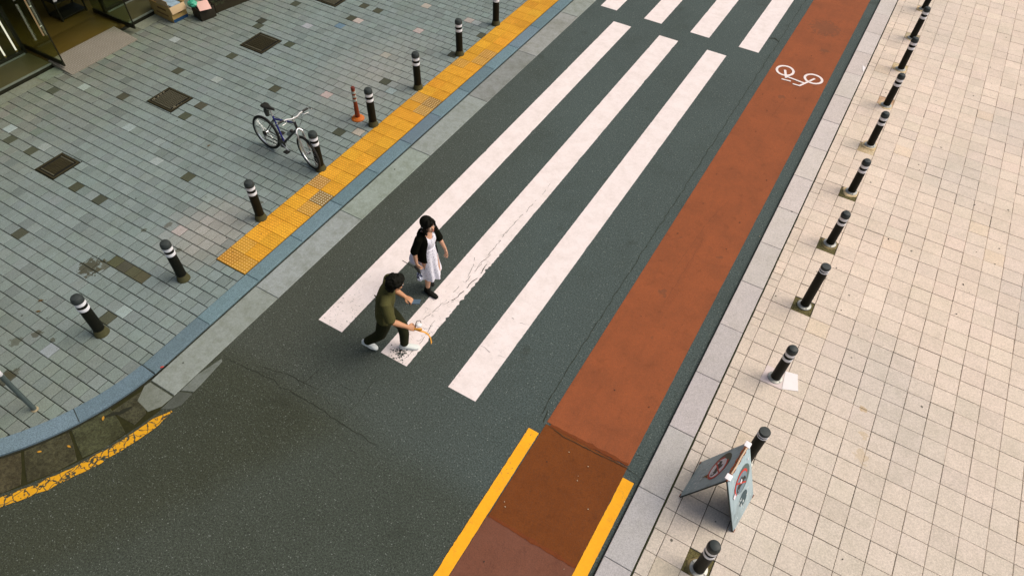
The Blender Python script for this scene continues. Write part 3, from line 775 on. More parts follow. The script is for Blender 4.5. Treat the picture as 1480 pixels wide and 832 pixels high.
leaf(-6.70, 1.18, .012, lm, 'yellow fallen leaf in the gutter close to the broken concrete end', .028)
leaf(-6.655, 2.12, .044, lmr, 'tiny red scrap at the foot of the blue kerb', .022, cat='scrap')
for i, (x, y) in enumerate([(-9.1, 2.0), (-8.95, 1.85), (-9.75, 5.9)]):
    leaf(x, y, .036, lm2, ['brown leaf on the setts left of the leaning bollard', 'dark brown leaf on the setts just below another brown leaf', 'small brown leaf on grey setts in the middle of the left pavement'][i], .03)
bm = bmesh.new()
for i in range(170):
    u = random.random()
    if u < .38: x, y, z = random.uniform(.1, 4.5), random.uniform(2, 20), .052
    elif u < .60: x, y, z = random.uniform(-1.6, -.35), random.uniform(1.8, 16), .010
    else: x, y, z = random.uniform(-13, -7), random.uniform(1.5, 13), .036
    s_ = random.uniform(.004, .012)
    box_bm(bm, (x, y, z+s_*.3), (s_*random.uniform(1, 2.2), s_, s_*.6), Matrix.Rotation(random.random()*3, 3, 'Z'))
tag(finish(bm, 'grit', plain('dark_grit', (.035, .033, .025), .9)), 'small dark grit scattered over the tiles, lane and setts', 'grit', kind='stuff')
bm = bmesh.new()
for x, y in ((-1.0, 3.72), (-.98, 3.66), (-.62, 2.62), (-1.25, 3.95), (-1.62, 2.95), (-1.58, 2.9), (-.95, 3.9), (-.7, 3.4), (.45, 4.9), (-.33, 2.55), (-.34, 9.1), (-3.1, 8.7)):
    s_ = random.uniform(.005, .011)
    box_bm(bm, (x, y, .012+s_*.3 if x < .1 else .055), (s_*1.6, s_, s_*.6), Matrix.Rotation(random.random()*3, 3, 'Z'))
tag(finish(bm, 'litter_crumbs', plain('pale_crumbs', (.40, .33, .22), .8), bevel=.001), 'pale crumbs of litter strewn on the dark red lane patch', 'litter', kind='stuff')

# ------------------------------------------------------------------ folding board sign
t = tag(empty('folding_sign', (.591, 4.365, .052), R(-6.4)), 'weathered grey folding board sign with red ringed prohibition symbols', 'sign')
SL, SW, SH = 1.012, .58, .95
def panel_mat():
    m = NT('weathered_grey_board', .55, 0, .5)
    mp = m.n('ShaderNodeMapping'); m.L(m.obj, mp.inputs[0]); mp.inputs['Scale'].default_value = (1, 6, .8)
    c = m.mix(m.noise(5, 5, .7, mp.outputs[0]), (.24, .34, .37), (.48, .60, .63))
    c = m.mix(m.ramp(m.noise(3.2, 4, .7, m.obj), .5, .75, 0., .6), c, (.055, .075, .07)); m.base(c); return m.m
PM = panel_mat()
def PP(side, s, tt_, n):      # point on a panel: s across, tt_ down the slope from the ridge, n outwards
    k = tt_/SL
    return Vector((side*(k*.35+n*.938+.012), s, SH*(1-k)+n*.346))
def on_panel(name, side, polys, n, th, mat, parent):
    bm = bmesh.new()
    for P_ in polys:
        a = [bm.verts.new(PP(side, x, y, n)) for x, y in P_]; b = [bm.verts.new(PP(side, x, y, n+th)) for x, y in P_]
        k = len(a); bm.faces.new(b); bm.faces.new(list(reversed(a)))
        for i in range(k): bm.faces.new((a[i], a[(i+1) % k], b[(i+1) % k], b[i]))
    return finish(bm, name, mat, parent)
redp = plain('faded_red_print', (.52, .035, .022), .5, 0, .25, 14); whp = plain('white_print', (.78, .74, .78), .5, 0, .06, 14)
blk = plain('black_print', (.015, .016, .014), .5); old = plain('old_glue_shadow', (.11, .12, .085), .7, 0, .3, 12)
fad = plain('washed_blue_print', (.17, .235, .275), .6, 0, .3, 9); wht2 = plain('worn_white_lettering', (.62, .68, .68), .7, 0, .25, 60)
rustm = plain('rust', (.19, .055, .018), .85, .1, .5, 20)
def disc(cx, cy, r, n=36, a0=0, a1=360): return [(cx+r*math.cos(R(a0+(a1-a0)*i/n)), cy+r*math.sin(R(a0+(a1-a0)*i/n))) for i in range(n)]
for side, nm in ((-1, 'worn panel facing the road'), (1, 'worn panel facing the tiles')):
    bm = bmesh.new()
    cs_ = [PP(side, s, q, n) for n in (-.014, 0) for s, q in ((-SW/2, 0), (SW/2, 0), (SW/2, SL), (-SW/2, SL))]
    v = [bm.verts.new(c) for c in cs_]
    for f in ((0, 1, 2, 3), (7, 6, 5, 4), (0, 4, 5, 1), (1, 5, 6, 2), (2, 6, 7, 3), (3, 7, 4, 0)): bm.faces.new([v[i] for i in f])
    p = finish(bm, 'panel', PM, t, bevel=.004); p['label'] = nm
    on_panel('shade_sheet', side, [[(-SW/2+.004, .01), (SW/2-.004, .01), (SW/2-.004, SL-.01), (-SW/2+.004, SL-.01)]], -.0195, .003, plain('board_underside_shade', (.016, .016, .007), .95, 0, .3, 6, .1), p)  # dark sheet painting in the shade beneath the board
    e = bmesh.new()
    for s0 in (-SW/2-.002, SW/2+.002): tube_bm(e, [PP(side, s0, .01, -.012), PP(side, s0, SL-.005, -.012)], .009, 6)
    tube_bm(e, [PP(side, -SW/2, SL, -.010), PP(side, SW/2, SL, -.010)], .009, 6)
    finish(e, 'edge_frame', plain('dark_edge_frame', (.03, .04, .036), .6, .2), p, True)
    cy_, cx_ = .385, 0.0
    on_panel('old_mark', side, [disc(cx_+.045*(1), cy_-.015, .19)], .0010, .0012, old if side < 0 else plain('pale_old_mark', (.10, .14, .13), .7), p)
    on_panel('disc', side, [disc(cx_, cy_, .150)], .0030, .0014, whp if side < 0 else fad, p)
    rq = []
    for a, b, c, d in [(0, 360, .172, .200)]:
        n = 40
        for i in range(n):
            a0, a1 = R(i*9), R(i*9+9)
            if side > 0 and not (150 < i*9 < 350): continue
            if side < 0 and 300 < i*9 < 345: continue
            rq.append([(cx_+r*math.cos(q), cy_+r*math.sin(q)) for r, q in ((.145, a0), (.176, a0), (.176, a1), (.145, a1))])
    on_panel('red_ring', side, rq, .0036, .0016, redp, p)
    # dark vehicle silhouette with two wheels
    q = [[(-.115, cy_+.02), (-.09, cy_-.03), (-.03, cy_-.045), (.0, cy_-.085), (.035, cy_-.085), (.04, cy_-.04), (.10, cy_-.02), (.12, cy_+.03), (.03, cy_+.045), (-.03, cy_+.05)]]
    on_panel('vehicle_silhouette', side, q, .0052, .0010, blk, p)
    for qx, qy in ((-.085, cy_+.045), (.085, cy_+.050)):
        wm_ = on_panel('wheel_mark', side, [disc(qx, qy, .036, 20)], .0060, .0010, blk, p)
        on_panel('wheel_hub_mark', side, [disc(qx, qy, .018, 16)], .0078, .0008, whp if side < 0 else fad, p)
    b_ = bar((-.106, cy_-.106), (.106, cy_+.106), .020)
    on_panel('slash', side, [b_], .0090, .0012, redp, p)
    # rows of worn, no longer readable lettering: syllable blocks of short strokes
    st = []; random.seed(12+side)
    for ty, hh, x0, x1 in ((.665, .062, -.18, .20), (.755, .060, -.22, .12), (.875, .030, -.22, .22)):
        x = x0
        while x < x1:
            wd = hh*.85
            if random.random() < (.9 if side < 0 else .35):
                for k in range(5):
                    u, v_ = random.random(), random.random()
                    if random.random() < .5: st.append([(x+wd*.1, ty+v_*hh*.85), (x+wd*random.uniform(.5, .9), ty+v_*hh*.85), (x+wd*.8, ty+v_*hh*.85+.010), (x+wd*.1, ty+v_*hh*.85+.010)])
                    else: st.append([(x+u*wd*.8, ty), (x+u*wd*.8+.009, ty), (x+u*wd*.8+.009, ty+hh*random.uniform(.4, .95)), (x+u*wd*.8, ty+hh*.6)])
            x += wd*1.2+(hh*.5 if random.random() < .2 else 0)
    on_panel('lettering', side, [[(-a, b) for a, b in s_] for s_ in st], .0012, .0008, wht2, p)
    if side < 0: on_panel('rust_run', side, [[(-.12, .53), (-.04, .53), (-.055, .60), (-.07, .68), (-.085, .60)]], .0006, .0008, plain('rust_stain', (.20, .11, .03), .9, 0, .4, 20), p)
    else:
        on_panel('torn_sticker', side, [[(-.225, .40), (-.175, .37), (-.165, .44), (-.20, .47)], [(-.03, .335), (.01, .31), (.02, .36), (-.02, .38)], [(.19, .16), (.215, .16), (.215, .19), (.19, .19)]], .0100, .0010, whp, p)
        on_panel('bare_patch', side, [disc(.02, .72, .11, 14)], .0007, .0008, plain('dark_bare_patch', (.05, .085, .095), .7, 0, .4, 9), p)
for s0 in (-SW/2+.02, SW/2-.02):
    for side in (-1, 1): box('foot', PP(side, s0, SL, -.01), (.03, .045, .03), rustm, t, .004)
tube('hinge_rod', [(0, -SW/2-.01, SH+.003), (0, SW/2+.01, SH+.003)], .011, rustm, t, 10)
bm = bmesh.new()
for k in range(7): box_bm(bm, (0, -.20+k*.066, SH+.006), (.052 if k % 2 else .040, .060, .014))
finish(bm, 'hinge_plate', rustm, t, bevel=.004)
bm = bmesh.new(); tube_bm(bm, [(.006, -.2, SH+.022), (.010, -.08, SH+.024), (.004, .06, SH+.023), (.008, .2, SH+.022)], .010, 8)
finish(bm, 'cord', plain('cream_cord', (.62, .45, .30), .8), t, True)
for s0 in (-SW/2+.045, SW/2-.035):
    bm = bmesh.new(); box_bm(bm, (0, s0, SH+.004), (.072, .082, .030))
    finish(bm, 'tape_wrap', plain('white_tape', (.86, .82, .82), .5, 0, .05), t, bevel=.012)

# ------------------------------------------------------------------ bicycle
t = tag(empty('bicycle', (-8.355, 6.455, .034), R(-1.8)), 'dark mountain bicycle with a blue seat tube and silver handlebar parked on the grey setts', 'bicycle')
t.rotation_euler.x = R(-3)
tyre = plain('tyre_rubber', (.012, .012, .010), .8); alu = plain('polished_aluminium', (.72, .72, .70), .28, 1, .1, 20); blkm = plain('black_bike_paint', (.014, .014, .016), .3, 0, .2, 20, .6)
blue = plain('blue_bike_paint', (.018, .020, .16), .3, 0, .2, 20, .6); chromem = plain('silver_parts', (.62, .62, .62), .3, .9, .15, 30); plast = plain('black_plastic', (.015, .015, .012), .5)
RW = .33
def wheel(x, yaw=0, piv=None):
    w_ = empty('wheel'); w_.parent = t
    bm = bmesh.new(); tube_bm(bm, [((RW-.024)*math.cos(a), 0, (RW-.024)*math.sin(a)) for a in [2*math.pi*i/48 for i in range(48)]], .024, 10, True); finish(bm, 'tyre', tyre, w_, True)
    bm = bmesh.new(); tube_bm(bm, [((RW-.053)*math.cos(a), 0, (RW-.053)*math.sin(a)) for a in [2*math.pi*i/48 for i in range(48)]], .0125, 8, True); finish(bm, 'rim', alu, w_, True)
    bm = bmesh.new()
    for k in range(28):
        a = 2*math.pi*k/28; b = a+(.28 if k % 4 < 2 else -.28); s = .028 if k % 2 else -.028
        tube_bm(bm, [(.022*math.cos(b), s, .022*math.sin(b)), ((RW-.06)*math.cos(a), 0, (RW-.06)*math.sin(a))], .0013, 4)
    finish(bm, 'spokes', chromem, w_)
    bm = bmesh.new(); tube_bm(bm, [(0, -.05, 0), (0, -.03, 0), (0, -.029, 0), (0, .029, 0), (0, .03, 0), (0, .05, 0)], [.012, .012, .024, .024, .012, .012], 14); finish(bm, 'hub', chromem, w_, True)
    return w_
rw = wheel(0); rw.location = (-.43, 0, RW)
fwl = wheel(0)
BBp = Vector((0, 0, .29)); ST = Vector((-.15, 0, .78)); HT = Vector((.375, 0, .86)); HB = Vector((.42, 0, .74)); RH = Vector((-.43, 0, RW))
bm = bmesh.new()
tube_bm(bm, [HB+Vector((0, 0, .01)), BBp], .021, 12)
tube_bm(bm, [HT+Vector((.015, 0, .02)), HB], .022, 12)
for s in (-1, 1):
    tube_bm(bm, [BBp+Vector((-.03, s*.025, 0)), BBp+Vector((-.13, s*.045, .0)), RH+Vector((0, s*.065, 0))], .010, 8)
    tube_bm(bm, [ST+Vector((.01, s*.015, -.06)), RH+Vector((.1, s*.055, .12)), RH+Vector((0, s*.065, 0))], .009, 8)
tube_bm(bm, [BBp+Vector((0, -.04, 0)), BBp+Vector((0, .04, 0))], .024, 12)
finish(bm, 'frame', blkm, t, True)
bm = bmesh.new(); tube_bm(bm, [ST, BBp+Vector((-.002, 0, .02))], .0165, 12); tube_bm(bm, [HT+Vector((-.02, 0, -.01)), ST+Vector((.02, 0, -.05))], .016, 12)
finish(bm, 'frame_tube', blue, t, True)['label'] = 'blue seat tube and top tube'
tube('seat_post', [ST+Vector((.002, 0, -.02)), ST+Vector((-.04, 0, .13))], .0135, chromem, t, 12)
SC = ST+Vector((-.05, 0, .15))
def loft(name, secs, mat, parent, n=20, smooth=True, closed_ends=True):
    """secs: list of rings (lists of Vectors)"""
    bm = bmesh.new(); rr = [[bm.verts.new(p) for p in r_] for r_ in secs]
    m = len(rr[0])
    for a, b in zip(rr, rr[1:]):
        for i in range(m): bm.faces.new((a[i], a[(i+1) % m], b[(i+1) % m], b[i]))
    if closed_ends: bm.faces.new(list(reversed(rr[0]))); bm.faces.new(rr[-1])
    return finish(bm, name, mat, parent, smooth, angle=60)
secs = []
for x, w_, h_, z in [(-.14, .035, .02, .012), (-.135, .070, .03, .012), (-.09, .080, .032, .010), (-.03, .058, .030, .0), (.04, .028, .028, -.002), (.11, .022, .024, .0), (.135, .012, .014, -.004)]:
    secs.append([SC+Vector((x, w_*math.cos(a), z+h_*math.sin(a)*(1 if math.sin(a) > 0 else .6)-(.012 if abs(math.cos(a)) < .3 and math.sin(a) > 0 and x < 0 else 0))) for a in [2*math.pi*i/20 for i in range(20)]])
loft('saddle', secs, plast, t)
for s in (-1, 1): tube('saddle_rail', [SC+Vector((-.11, s*.03, -.01)), SC+Vector((-.02, s*.022, -.04)), SC+Vector((.09, .0, -.01))], .0045, chromem, t, 6)
secs = []
for z, a_, b_ in [(-.05, .045, .030), (-.08, .055, .042), (-.14, .050, .040), (-.19, .038, .032), (-.20, .02, .02)]:
    secs.append([SC+Vector((-.085+a_*math.cos(q), b_*math.sin(q), z)) for q in [2*math.pi*i/16 for i in range(16)]])
loft('saddle_bag', secs, plain('grey_saddle_bag', (.055, .06, .05), .8, 0, .3, 20), t)
# steering: fork, wheel, bars turned about the steering axis
axo = Vector((.565, 0, RW)); axd = (Vector((.36, 0, .93))-axo).normalized()
STM = Matrix.Translation(axo) @ Matrix.Rotation(R(-13), 4, axd) @ Matrix.Translation(-axo)
def steer(o): o.data.transform(STM); return o
fwl.matrix_local = STM @ Matrix.Translation((.60, 0, RW))
bm = bmesh.new()
for s in (-1, 1): tube_bm(bm, [(.475, s*.055, .70), (.535, s*.058, .50), (.565, s*.056, .40), (.60, s*.052, RW)], [.017, .017, .013, .011], 10)
tube_bm(bm, [(.47, -.062, .705), (.44, -.03, .745), (.435, 0, .755), (.44, .03, .745), (.47, .062, .705)], .019, 10)
steer(finish(bm, 'fork', chromem, t, True))
bm = bmesh.new(); tube_bm(bm, [(.37, 0, .87), (.345, 0, .955)], .017, 12); tube_bm(bm, [(.345, 0, .95), (.43, 0, .985)], .017, 12)
for s in (-1, 1): tube_bm(bm, [(.43, 0, .985), (.432, s*.06, .988), (.41, s*.13, 1.005), (.40, s*.25, 1.01)], .0125, 10)
hb = steer(finish(bm, 'handlebar', alu, t, True))
for s in (-1, 1):
    g = steer(tube('grip', [(.405, s*.185, 1.008), (.398, s*.30, 1.01)], .019, plast, hb, 12))
    e = steer(tube('bar_end', [(.398, s*.300, 1.01), (.405, s*.315, 1.012), (.47, s*.32, 1.04), (.50, s*.315, 1.045)], .0105, alu, hb, 8))
    b = steer(tube('brake_lever', [(.41, s*.15, 1.0), (.445, s*.155, .99), (.465, s*.20, .985), (.470, s*.26, .985)], .006, alu, hb, 8))
bm = bmesh.new()
for s in (-1, 1): tube_bm(bm, [(.43, s*.14, 1.0), (.52, s*.10, .98), (.53, s*.04, .90), (.46, s*.02, .78)], .003, 5)
steer(finish(bm, 'brake_cable', plast, t, True))
bm = bmesh.new()
for s in (-1, 1): tube_bm(bm, [(.47, s*.045, .715), (.49, s*.05, .66), (.475, s*.03, .63)], .008, 6)
steer(finish(bm, 'brake', alu, t, True))
# cranks, chain, gears
def disk(bm, c, r, th, n=24):
    tube_bm(bm, [(c[0], c[1]-th/2, c[2]), (c[0], c[1]+th/2, c[2])], r, n)
bm = bmesh.new(); disk(bm, (0, -.048, .29), .082, .004); disk(bm, (0, -.053, .29), .06, .004); finish(bm, 'chainring', plain('dark_steel', (.10, .10, .09), .4, .8), t)
bm = bmesh.new(); disk(bm, (-.43, -.045, RW), .05, .012); disk(bm, (-.43, -.055, RW), .034, .01); finish(bm, 'sprocket', plain('greasy_steel', (.05, .045, .03), .5, .6), t)
bm = bmesh.new(); tube_bm(bm, [(0, -.05, .372), (-.43, -.05, RW+.05)], .0045, 5); tube_bm(bm, [(0, -.05, .208), (-.40, -.05, .22), (-.43, -.05, .28)], .0045, 5)
finish(bm, 'chain', plain('chain_black', (.02, .018, .012), .5, .6), t)
tube('derailleur', [(-.43, -.06, .30), (-.415, -.062, .25), (-.40, -.06, .20)], .014, plain('silver_dark', (.3, .3, .3), .4, .8), t, 8)
for s, a in ((-1, -25), (1, 155)):
    d = Vector((math.cos(R(a)), 0, math.sin(R(a))))*.17
    cr = tube('crank_arm', [BBp+Vector((0, s*.06, 0)), BBp+Vector((0, s*.068, 0))+d], .010, chromem, t, 8)
    box('pedal', BBp+d+Vector((0, s*.115, 0)), (.095, .085, .022), plast, cr, .005)
bm = bmesh.new(); lathe_bm(bm, [(.034, 0), (.036, .02), (.036, .12), (.026, .145)], 16)
mt = Matrix.Translation((.19, 0, .565)) @ Matrix.Rotation(R(-43), 4, 'Y').inverted() @ Matrix.Translation((0, 0, -.05))
btl = finish(bm, 'bottle', plain('clear_grey_bottle', (.24, .27, .26), .3), t, True); btl.data.transform(mt)
bm = bmesh.new(); lathe_bm(bm, [(.030, .145), (.030, .17), (.014, .178), (.014, .19)], 16); cap_ = finish(bm, 'bottle_cap', plast, btl, True); cap_.data.transform(mt)
tube('kickstand', [(-.06, .035, .28), (-.02, .17, .0)], .008, chromem, t, 8)

# ------------------------------------------------------------------ people
def bake(bm, name, mat, parent, voxel=.006, smooth=3, fac=.5):
    bmesh.ops.recalc_face_normals(bm, faces=bm.faces)
    me = bpy.data.meshes.new(name+'_src'); bm.to_mesh(me); bm.free()
    o = bpy.data.objects.new(name+'_src', me); C.objects.link(o)
    m = o.modifiers.new('r', 'REMESH'); m.mode = 'VOXEL'; m.voxel_size = voxel
    m = o.modifiers.new('s', 'SMOOTH'); m.iterations = smooth; m.factor = fac
    dg = bpy.context.evaluated_depsgraph_get(); e = bpy.data.meshes.new_from_object(o.evaluated_get(dg))
    bpy.data.objects.remove(o); e.name = name
    while e.materials: e.materials.pop()
    return link(name, e, mat, parent, True)
def ell(bm, c, r, M_=None):
    mm = (M_ or Matrix.Identity(4)) @ Matrix.Translation(c) @ Matrix.Diagonal((*r, 1))
    bmesh.ops.create_icosphere(bm, subdivisions=3, radius=1, matrix=mm)
def limb(bm, pts, rad, M_=None, seg=16, side=Vector((0, 1, 0))):
    """closed tapering limb; rad items are r or (sideways, fore-aft); rounded ends"""
    P_ = [Vector(p) for p in pts]; n = len(P_); rings = []
    M_ = M_ or Matrix.Identity(4)
    rad = [(r, r) if not isinstance(r, tuple) else r for r in rad]
    t0 = (P_[1]-P_[0]).normalized(); t1 = (P_[-1]-P_[-2]).normalized()
    ext = [(P_[0]-t0*min(rad[0])*.7, tuple(x*.55 for x in rad[0]))]+list(zip(P_, rad))+[(P_[-1]+t1*min(rad[-1])*.7, tuple(x*.55 for x in rad[-1]))]
    for i, (p, r) in enumerate(ext):
        a = ext[max(i-1, 0)][0]; b = ext[min(i+1, len(ext)-1)][0]; t_ = (b-a).normalized()
        s_ = (side-t_*side.dot(t_))
        s_ = s_.normalized() if s_.length > .05 else t_.orthogonal().normalized()
        f = t_.cross(s_)
        rings.append([bm.verts.new(M_ @ (p+s_*r[0]*math.cos(2*math.pi*k/seg)+f*r[1]*math.sin(2*math.pi*k/seg))) for k in range(seg)])
    for a, b in zip(rings, rings[1:]):
        for k in range(seg): bm.faces.new((a[k], a[(k+1) % seg], b[(k+1) % seg], b[k]))
    bm.faces.new(list(reversed(rings[0]))); bm.faces.new(rings[-1])
def head_bm(bm, M_, s=1):
    ell(bm, (-.012*s, 0, .03*s), (.092*s, .074*s, .085*s), M_)          # cranium
    ell(bm, (.022*s, 0, -.030*s), (.064*s, .056*s, .078*s), M_)         # face
    ell(bm, (.050*s, 0, -.082*s), (.030*s, .030*s, .024*s), M_)         # chin
    limb(bm, [(.078*s, 0, .010*s), (.094*s, 0, -.028*s)], [.009*s, .014*s], M_)      # nose
    ell(bm, (.077*s, 0, -.058*s), (.012*s, .022*s, .008*s), M_)         # lips
    for k in (-1, 1):
        ell(bm, (-.004*s, k*.074*s, -.012*s), (.018*s, .008*s, .030*s), M_)
        ell(bm, (.066*s, k*.030*s, .022*s), (.014*s, .024*s, .008*s), M_)
        ell(bm, (.052*s, k*.036*s, -.030*s), (.024*s, .020*s, .024*s), M_)
def face_parts(parent, M_, s=1, lip=(.36, .10, .08)):
    ew = plain('eye_white', (.7, .68, .64), .3); ed = plain('eye_dark', (.012, .008, .006), .25); lm_ = plain('lips', lip, .5)
    for k in (-1, 1):
        bm = bmesh.new(); ell(bm, (.079*s, k*.030*s, .004*s), (.007*s, .013*s, .006*s), M_); finish(bm, 'eye', ew, parent, True)
        bm = bmesh.new(); ell(bm, (.0845*s, k*.030*s, .004*s), (.003*s, .006*s, .0055*s), M_); finish(bm, 'pupil', ed, parent, True)
        bm = bmesh.new(); limb(bm, [(.080*s, k*.014*s, .026*s), (.080*s, k*.032*s, .031*s), (.070*s, k*.048*s, .025*s)], [.0035*s, .004*s, .003*s], M_); finish(bm, 'eyebrow', ed, parent, True)
    bm = bmesh.new(); ell(bm, (.0865*s, 0, -.058*s), (.005*s, .020*s, .0065*s), M_); finish(bm, 'mouth', lm_, parent, True)
def hand_bm(bm, M_, side, curl=35, s=1, thumb=1, spread=4):
    """wrist at the origin, fingers along +x, palm facing -z, thumb on +y*side"""
    limb(bm, [(-.02*s, 0, 0), (.02*s, 0, 0), (.055*s, 0, 0), (.085*s, 0, 0)], [(.026*s, .018*s), (.033*s, .017*s), (.041*s, .015*s), (.040*s, .012*s)], M_)
    L_ = [(.030, .072), (.011, .080), (-.010, .075), (-.029, .060)]
    for i, (y, l) in enumerate(L_):
        y *= side*s; l *= s; a = R(curl+i*5); p = Vector((.085*s, y, 0)); pts = [Vector((.070*s, y, 0)), p]
        ang = 0; d = R(spread*(1.5-i))*side
        for k, f in enumerate((.45, .30, .25)):
            ang += a*(.6, 1.0, .8)[k]
            p = p+Vector((math.cos(ang)*math.cos(d), math.sin(d)*math.cos(ang), -math.sin(ang)))*l*f; pts.append(p)
        limb(bm, pts, [.0095*s, .0095*s, .0088*s, .0082*s, .0072*s], M_, 10)
    y = .036*side*s
    limb(bm, [(.02*s, y*.55, -.004*s), (.045*s, y*1.35, -.012*s), (.066*s, y*1.45-.004*side, -.026*s*thumb), (.086*s, y*1.15, -.034*s*thumb)], [.0125*s, .0115*s, .010*s, .008*s], M_, 10)
def frame_to(p0, p1, palm):
    """matrix at p0 looking along p1-p0 with palm (-z) towards `palm`"""
    x = (Vector(p1)-Vector(p0)).normalized(); z = -Vector(palm); z = (z-x*z.dot(x)).normalized(); y = z.cross(x)
    m = Matrix((x, y, z)).transposed().to_4x4(); m.translation = p0; return m
skin = plain('skin', (.50, .25, .13), .55, 0, .06, 14); skinw = plain('skin_pale', (.58, .32, .20), .55, 0, .06, 14)
hairm = plain('black_hair', (.0045, .0045, .0022), .7, 0, .3, 40, .12)

# ---- man in olive polo shirt and trousers
man = tag(empty('person', (-4.18, 4.03, .004), R(31)), 'person in olive shirt, dark trousers and white shoes striding along with a phone', 'person')
HM = Matrix.Translation((.225, -.03, 1.575)) @ Matrix.Rotation(R(22), 4, 'Z') @ Matrix.Rotation(R(14), 4, 'Y')
bm = bmesh.new(); head_bm(bm, HM, 1.06)
limb(bm, [(.11, 0, 1.38), (.15, 0, 1.45), (.195, -.005, 1.53)], [.062, .056, .056])
limb(bm, [(.02, 0, .92), (.04, 0, 1.08), (.08, 0, 1.25), (.11, 0, 1.36)], [(.125, .09), (.12, .085), (.145, .095), (.13, .07)])
RS, RE, RWr, RHd = Vector((.10, -.195, 1.365)), Vector((.15, -.265, 1.10)), Vector((.345, -.265, .985)), Vector((.45, -.26, .94))
LS, LE, LWr, LHd = Vector((.10, .185, 1.375)), Vector((.11, .235, 1.11)), Vector((.285, .14, 1.06)), Vector((.37, .09, 1.06))
for S_, E_, W_ in ((RS, RE, RWr), (LS, LE, LWr)):
    limb(bm, [S_, S_.lerp(E_, .5), E_, E_.lerp(W_, .35), W_], [.050, .046, .041, .042, .026])
hR = frame_to(RWr, RHd, (0, .6, -.8)); hand_bm(bm, hR, 1, 62)
hL = frame_to(LWr, LHd, (.2, -.3, -.9)); hand_bm(bm, hL, -1, 48)
LK, LA = Vector((.205, .065, .50)), Vector((.205, .035, .10)); RK, RA = Vector((-.075, -.055, .48)), Vector((-.305, -.005, .205))
limb(bm, [(.03, .08, .88), LK, LA], [.075, .052, .034]); limb(bm, [(.02, -.08, .88), RK, RA], [.075, .052, .034])
body = bake(bm, 'body', skin, man, .0055, 2)
face_parts(body, HM, 1.06)
bm = bmesh.new()
ell(bm, (-.022, 0, .045), (.112, .102, .100), HM); ell(bm, (-.055, 0, -.012), (.070, .090, .092), HM); ell(bm, (.035, 0, .085), (.070, .078, .048), HM)
for k in range(46):
    a = random.random()*6.28; e = random.uniform(.1, 1.4); v = Vector((math.cos(a)*math.cos(e)*.108-.02, math.sin(a)*math.cos(e)*.098, .045+math.sin(e)*.098))
    if v.x < .06: ell(bm, v, (.016, .014, .012), HM)
hair = bake(bm, 'hair', hairm, man, .006, 1)
for v in hair.data.vertices: v.co += v.normal*(noise.noise(v.co*38)*.012+noise.noise(v.co*14)*.010)
olive = NT('olive_knit', .9, 0, .15); olive.base(olive.mix(olive.noise(6, 4, .6, olive.obj), (.052, .051, .015), (.098, .094, .034))); olive.bump(olive.noise(18, 4, .6, olive.obj), .6, .012); olive = olive.m
bm = bmesh.new()
limb(bm, [(.015, 0, .86), (.02, 0, .95), (.035, 0, 1.08), (.065, 0, 1.22), (.09, 0, 1.34), (.112, 0, 1.405)], [(.178, .125), (.170, .125), (.158, .118), (.175, .125), (.182, .105), (.11, .075)])
for S_, E_ in ((RS, RE), (LS, LE)):
    limb(bm, [Vector((.10, S_.y*.55, 1.385)), S_, S_.lerp(E_, .45), S_.lerp(E_, .92)], [.072, .073, .072, .070])
limb(bm, [(.125, 0, 1.42), (.152, 0, 1.455)], [(.074, .068), (.066, .062)])
for k in range(5): limb(bm, [(-.06-.01*k, -.10+.05*k, 1.02+.03*k), (.0, -.16+.03*k, 1.12+.03*k)], [.010, .006])   # folds
shirt = bake(bm, 'polo_shirt', olive, man, .007, 2)
bm = bmesh.new(); limb(bm, [(.128, 0, 1.448), (.150, 0, 1.478)], [(.080, .076), (.070, .068)])
col_ = bake(bm, 'collar', olive, man, .006, 1)
trm = NT('dark_olive_trousers', .9, 0, .15); trm.base(trm.mix(trm.noise(5, 4, .6, trm.obj), (.013, .015, .005), (.028, .030, .010))); trm.bump(trm.noise(14, 3, .6, trm.obj), .5, .012)
bm = bmesh.new()
limb(bm, [(.02, 0, .82), (.02, 0, .93)], [(.160, .118), (.155, .112)])
limb(bm, [(.03, .075, .84), (.12, .075, .68), LK, (.215, .05, .32), LA+Vector((-.005, 0, .015))], [(.098, .105), (.088, .096), (.074, .078), (.066, .070), (.058, .060)])
limb(bm, [(.02, -.075, .84), (-.02, -.07, .68), RK, (-.18, -.03, .345), RA+Vector((.01, 0, .02))], [(.098, .105), (.088, .096), (.076, .080), (.068, .070), (.058, .060)])
bake(bm, 'trousers', trm.m, man, .007, 2)
wsh = plain('white_shoe', (.66, .70, .66), .6, 0, .08, 15)
def shoe(parent, M_, mat, s=1):
    bm = bmesh.new()
    limb(bm, [(-.055*s, 0, .035*s), (.0, 0, .040*s), (.08*s, 0, .034*s), (.15*s, .0, .026*s), (.19*s, 0, .022*s)], [(.034*s, .034*s), (.038*s, .040*s), (.043*s, .033*s), (.045*s, .025*s), (.034*s, .020*s)], M_)
    limb(bm, [(-.04*s, 0, .06*s), (-.01*s, 0, .085*s)], [(.036*s, .042*s), (.037*s, .042*s)], M_)
    o = bake(bm, 'shoe', mat, parent, .006, 2)
    bm = bmesh.new(); limb(bm, [(-.06*s, 0, .010*s), (.02*s, 0, .009*s), (.10*s, 0, .009*s), (.19*s, 0, .010*s)], [(.036*s, .010*s), (.040*s, .010*s), (.048*s, .010*s), (.036*s, .010*s)], M_)
    bake(bm, 'sole', mat, o, .006, 1); return o
shoe(man, Matrix.Translation((.200, .035, .0)) @ Matrix.Rotation(R(-2), 4, 'Z'), wsh)
shoe(man, Matrix.Translation((-.335, .0, .150)) @ Matrix.Rotation(R(44), 4, 'Y'), wsh)
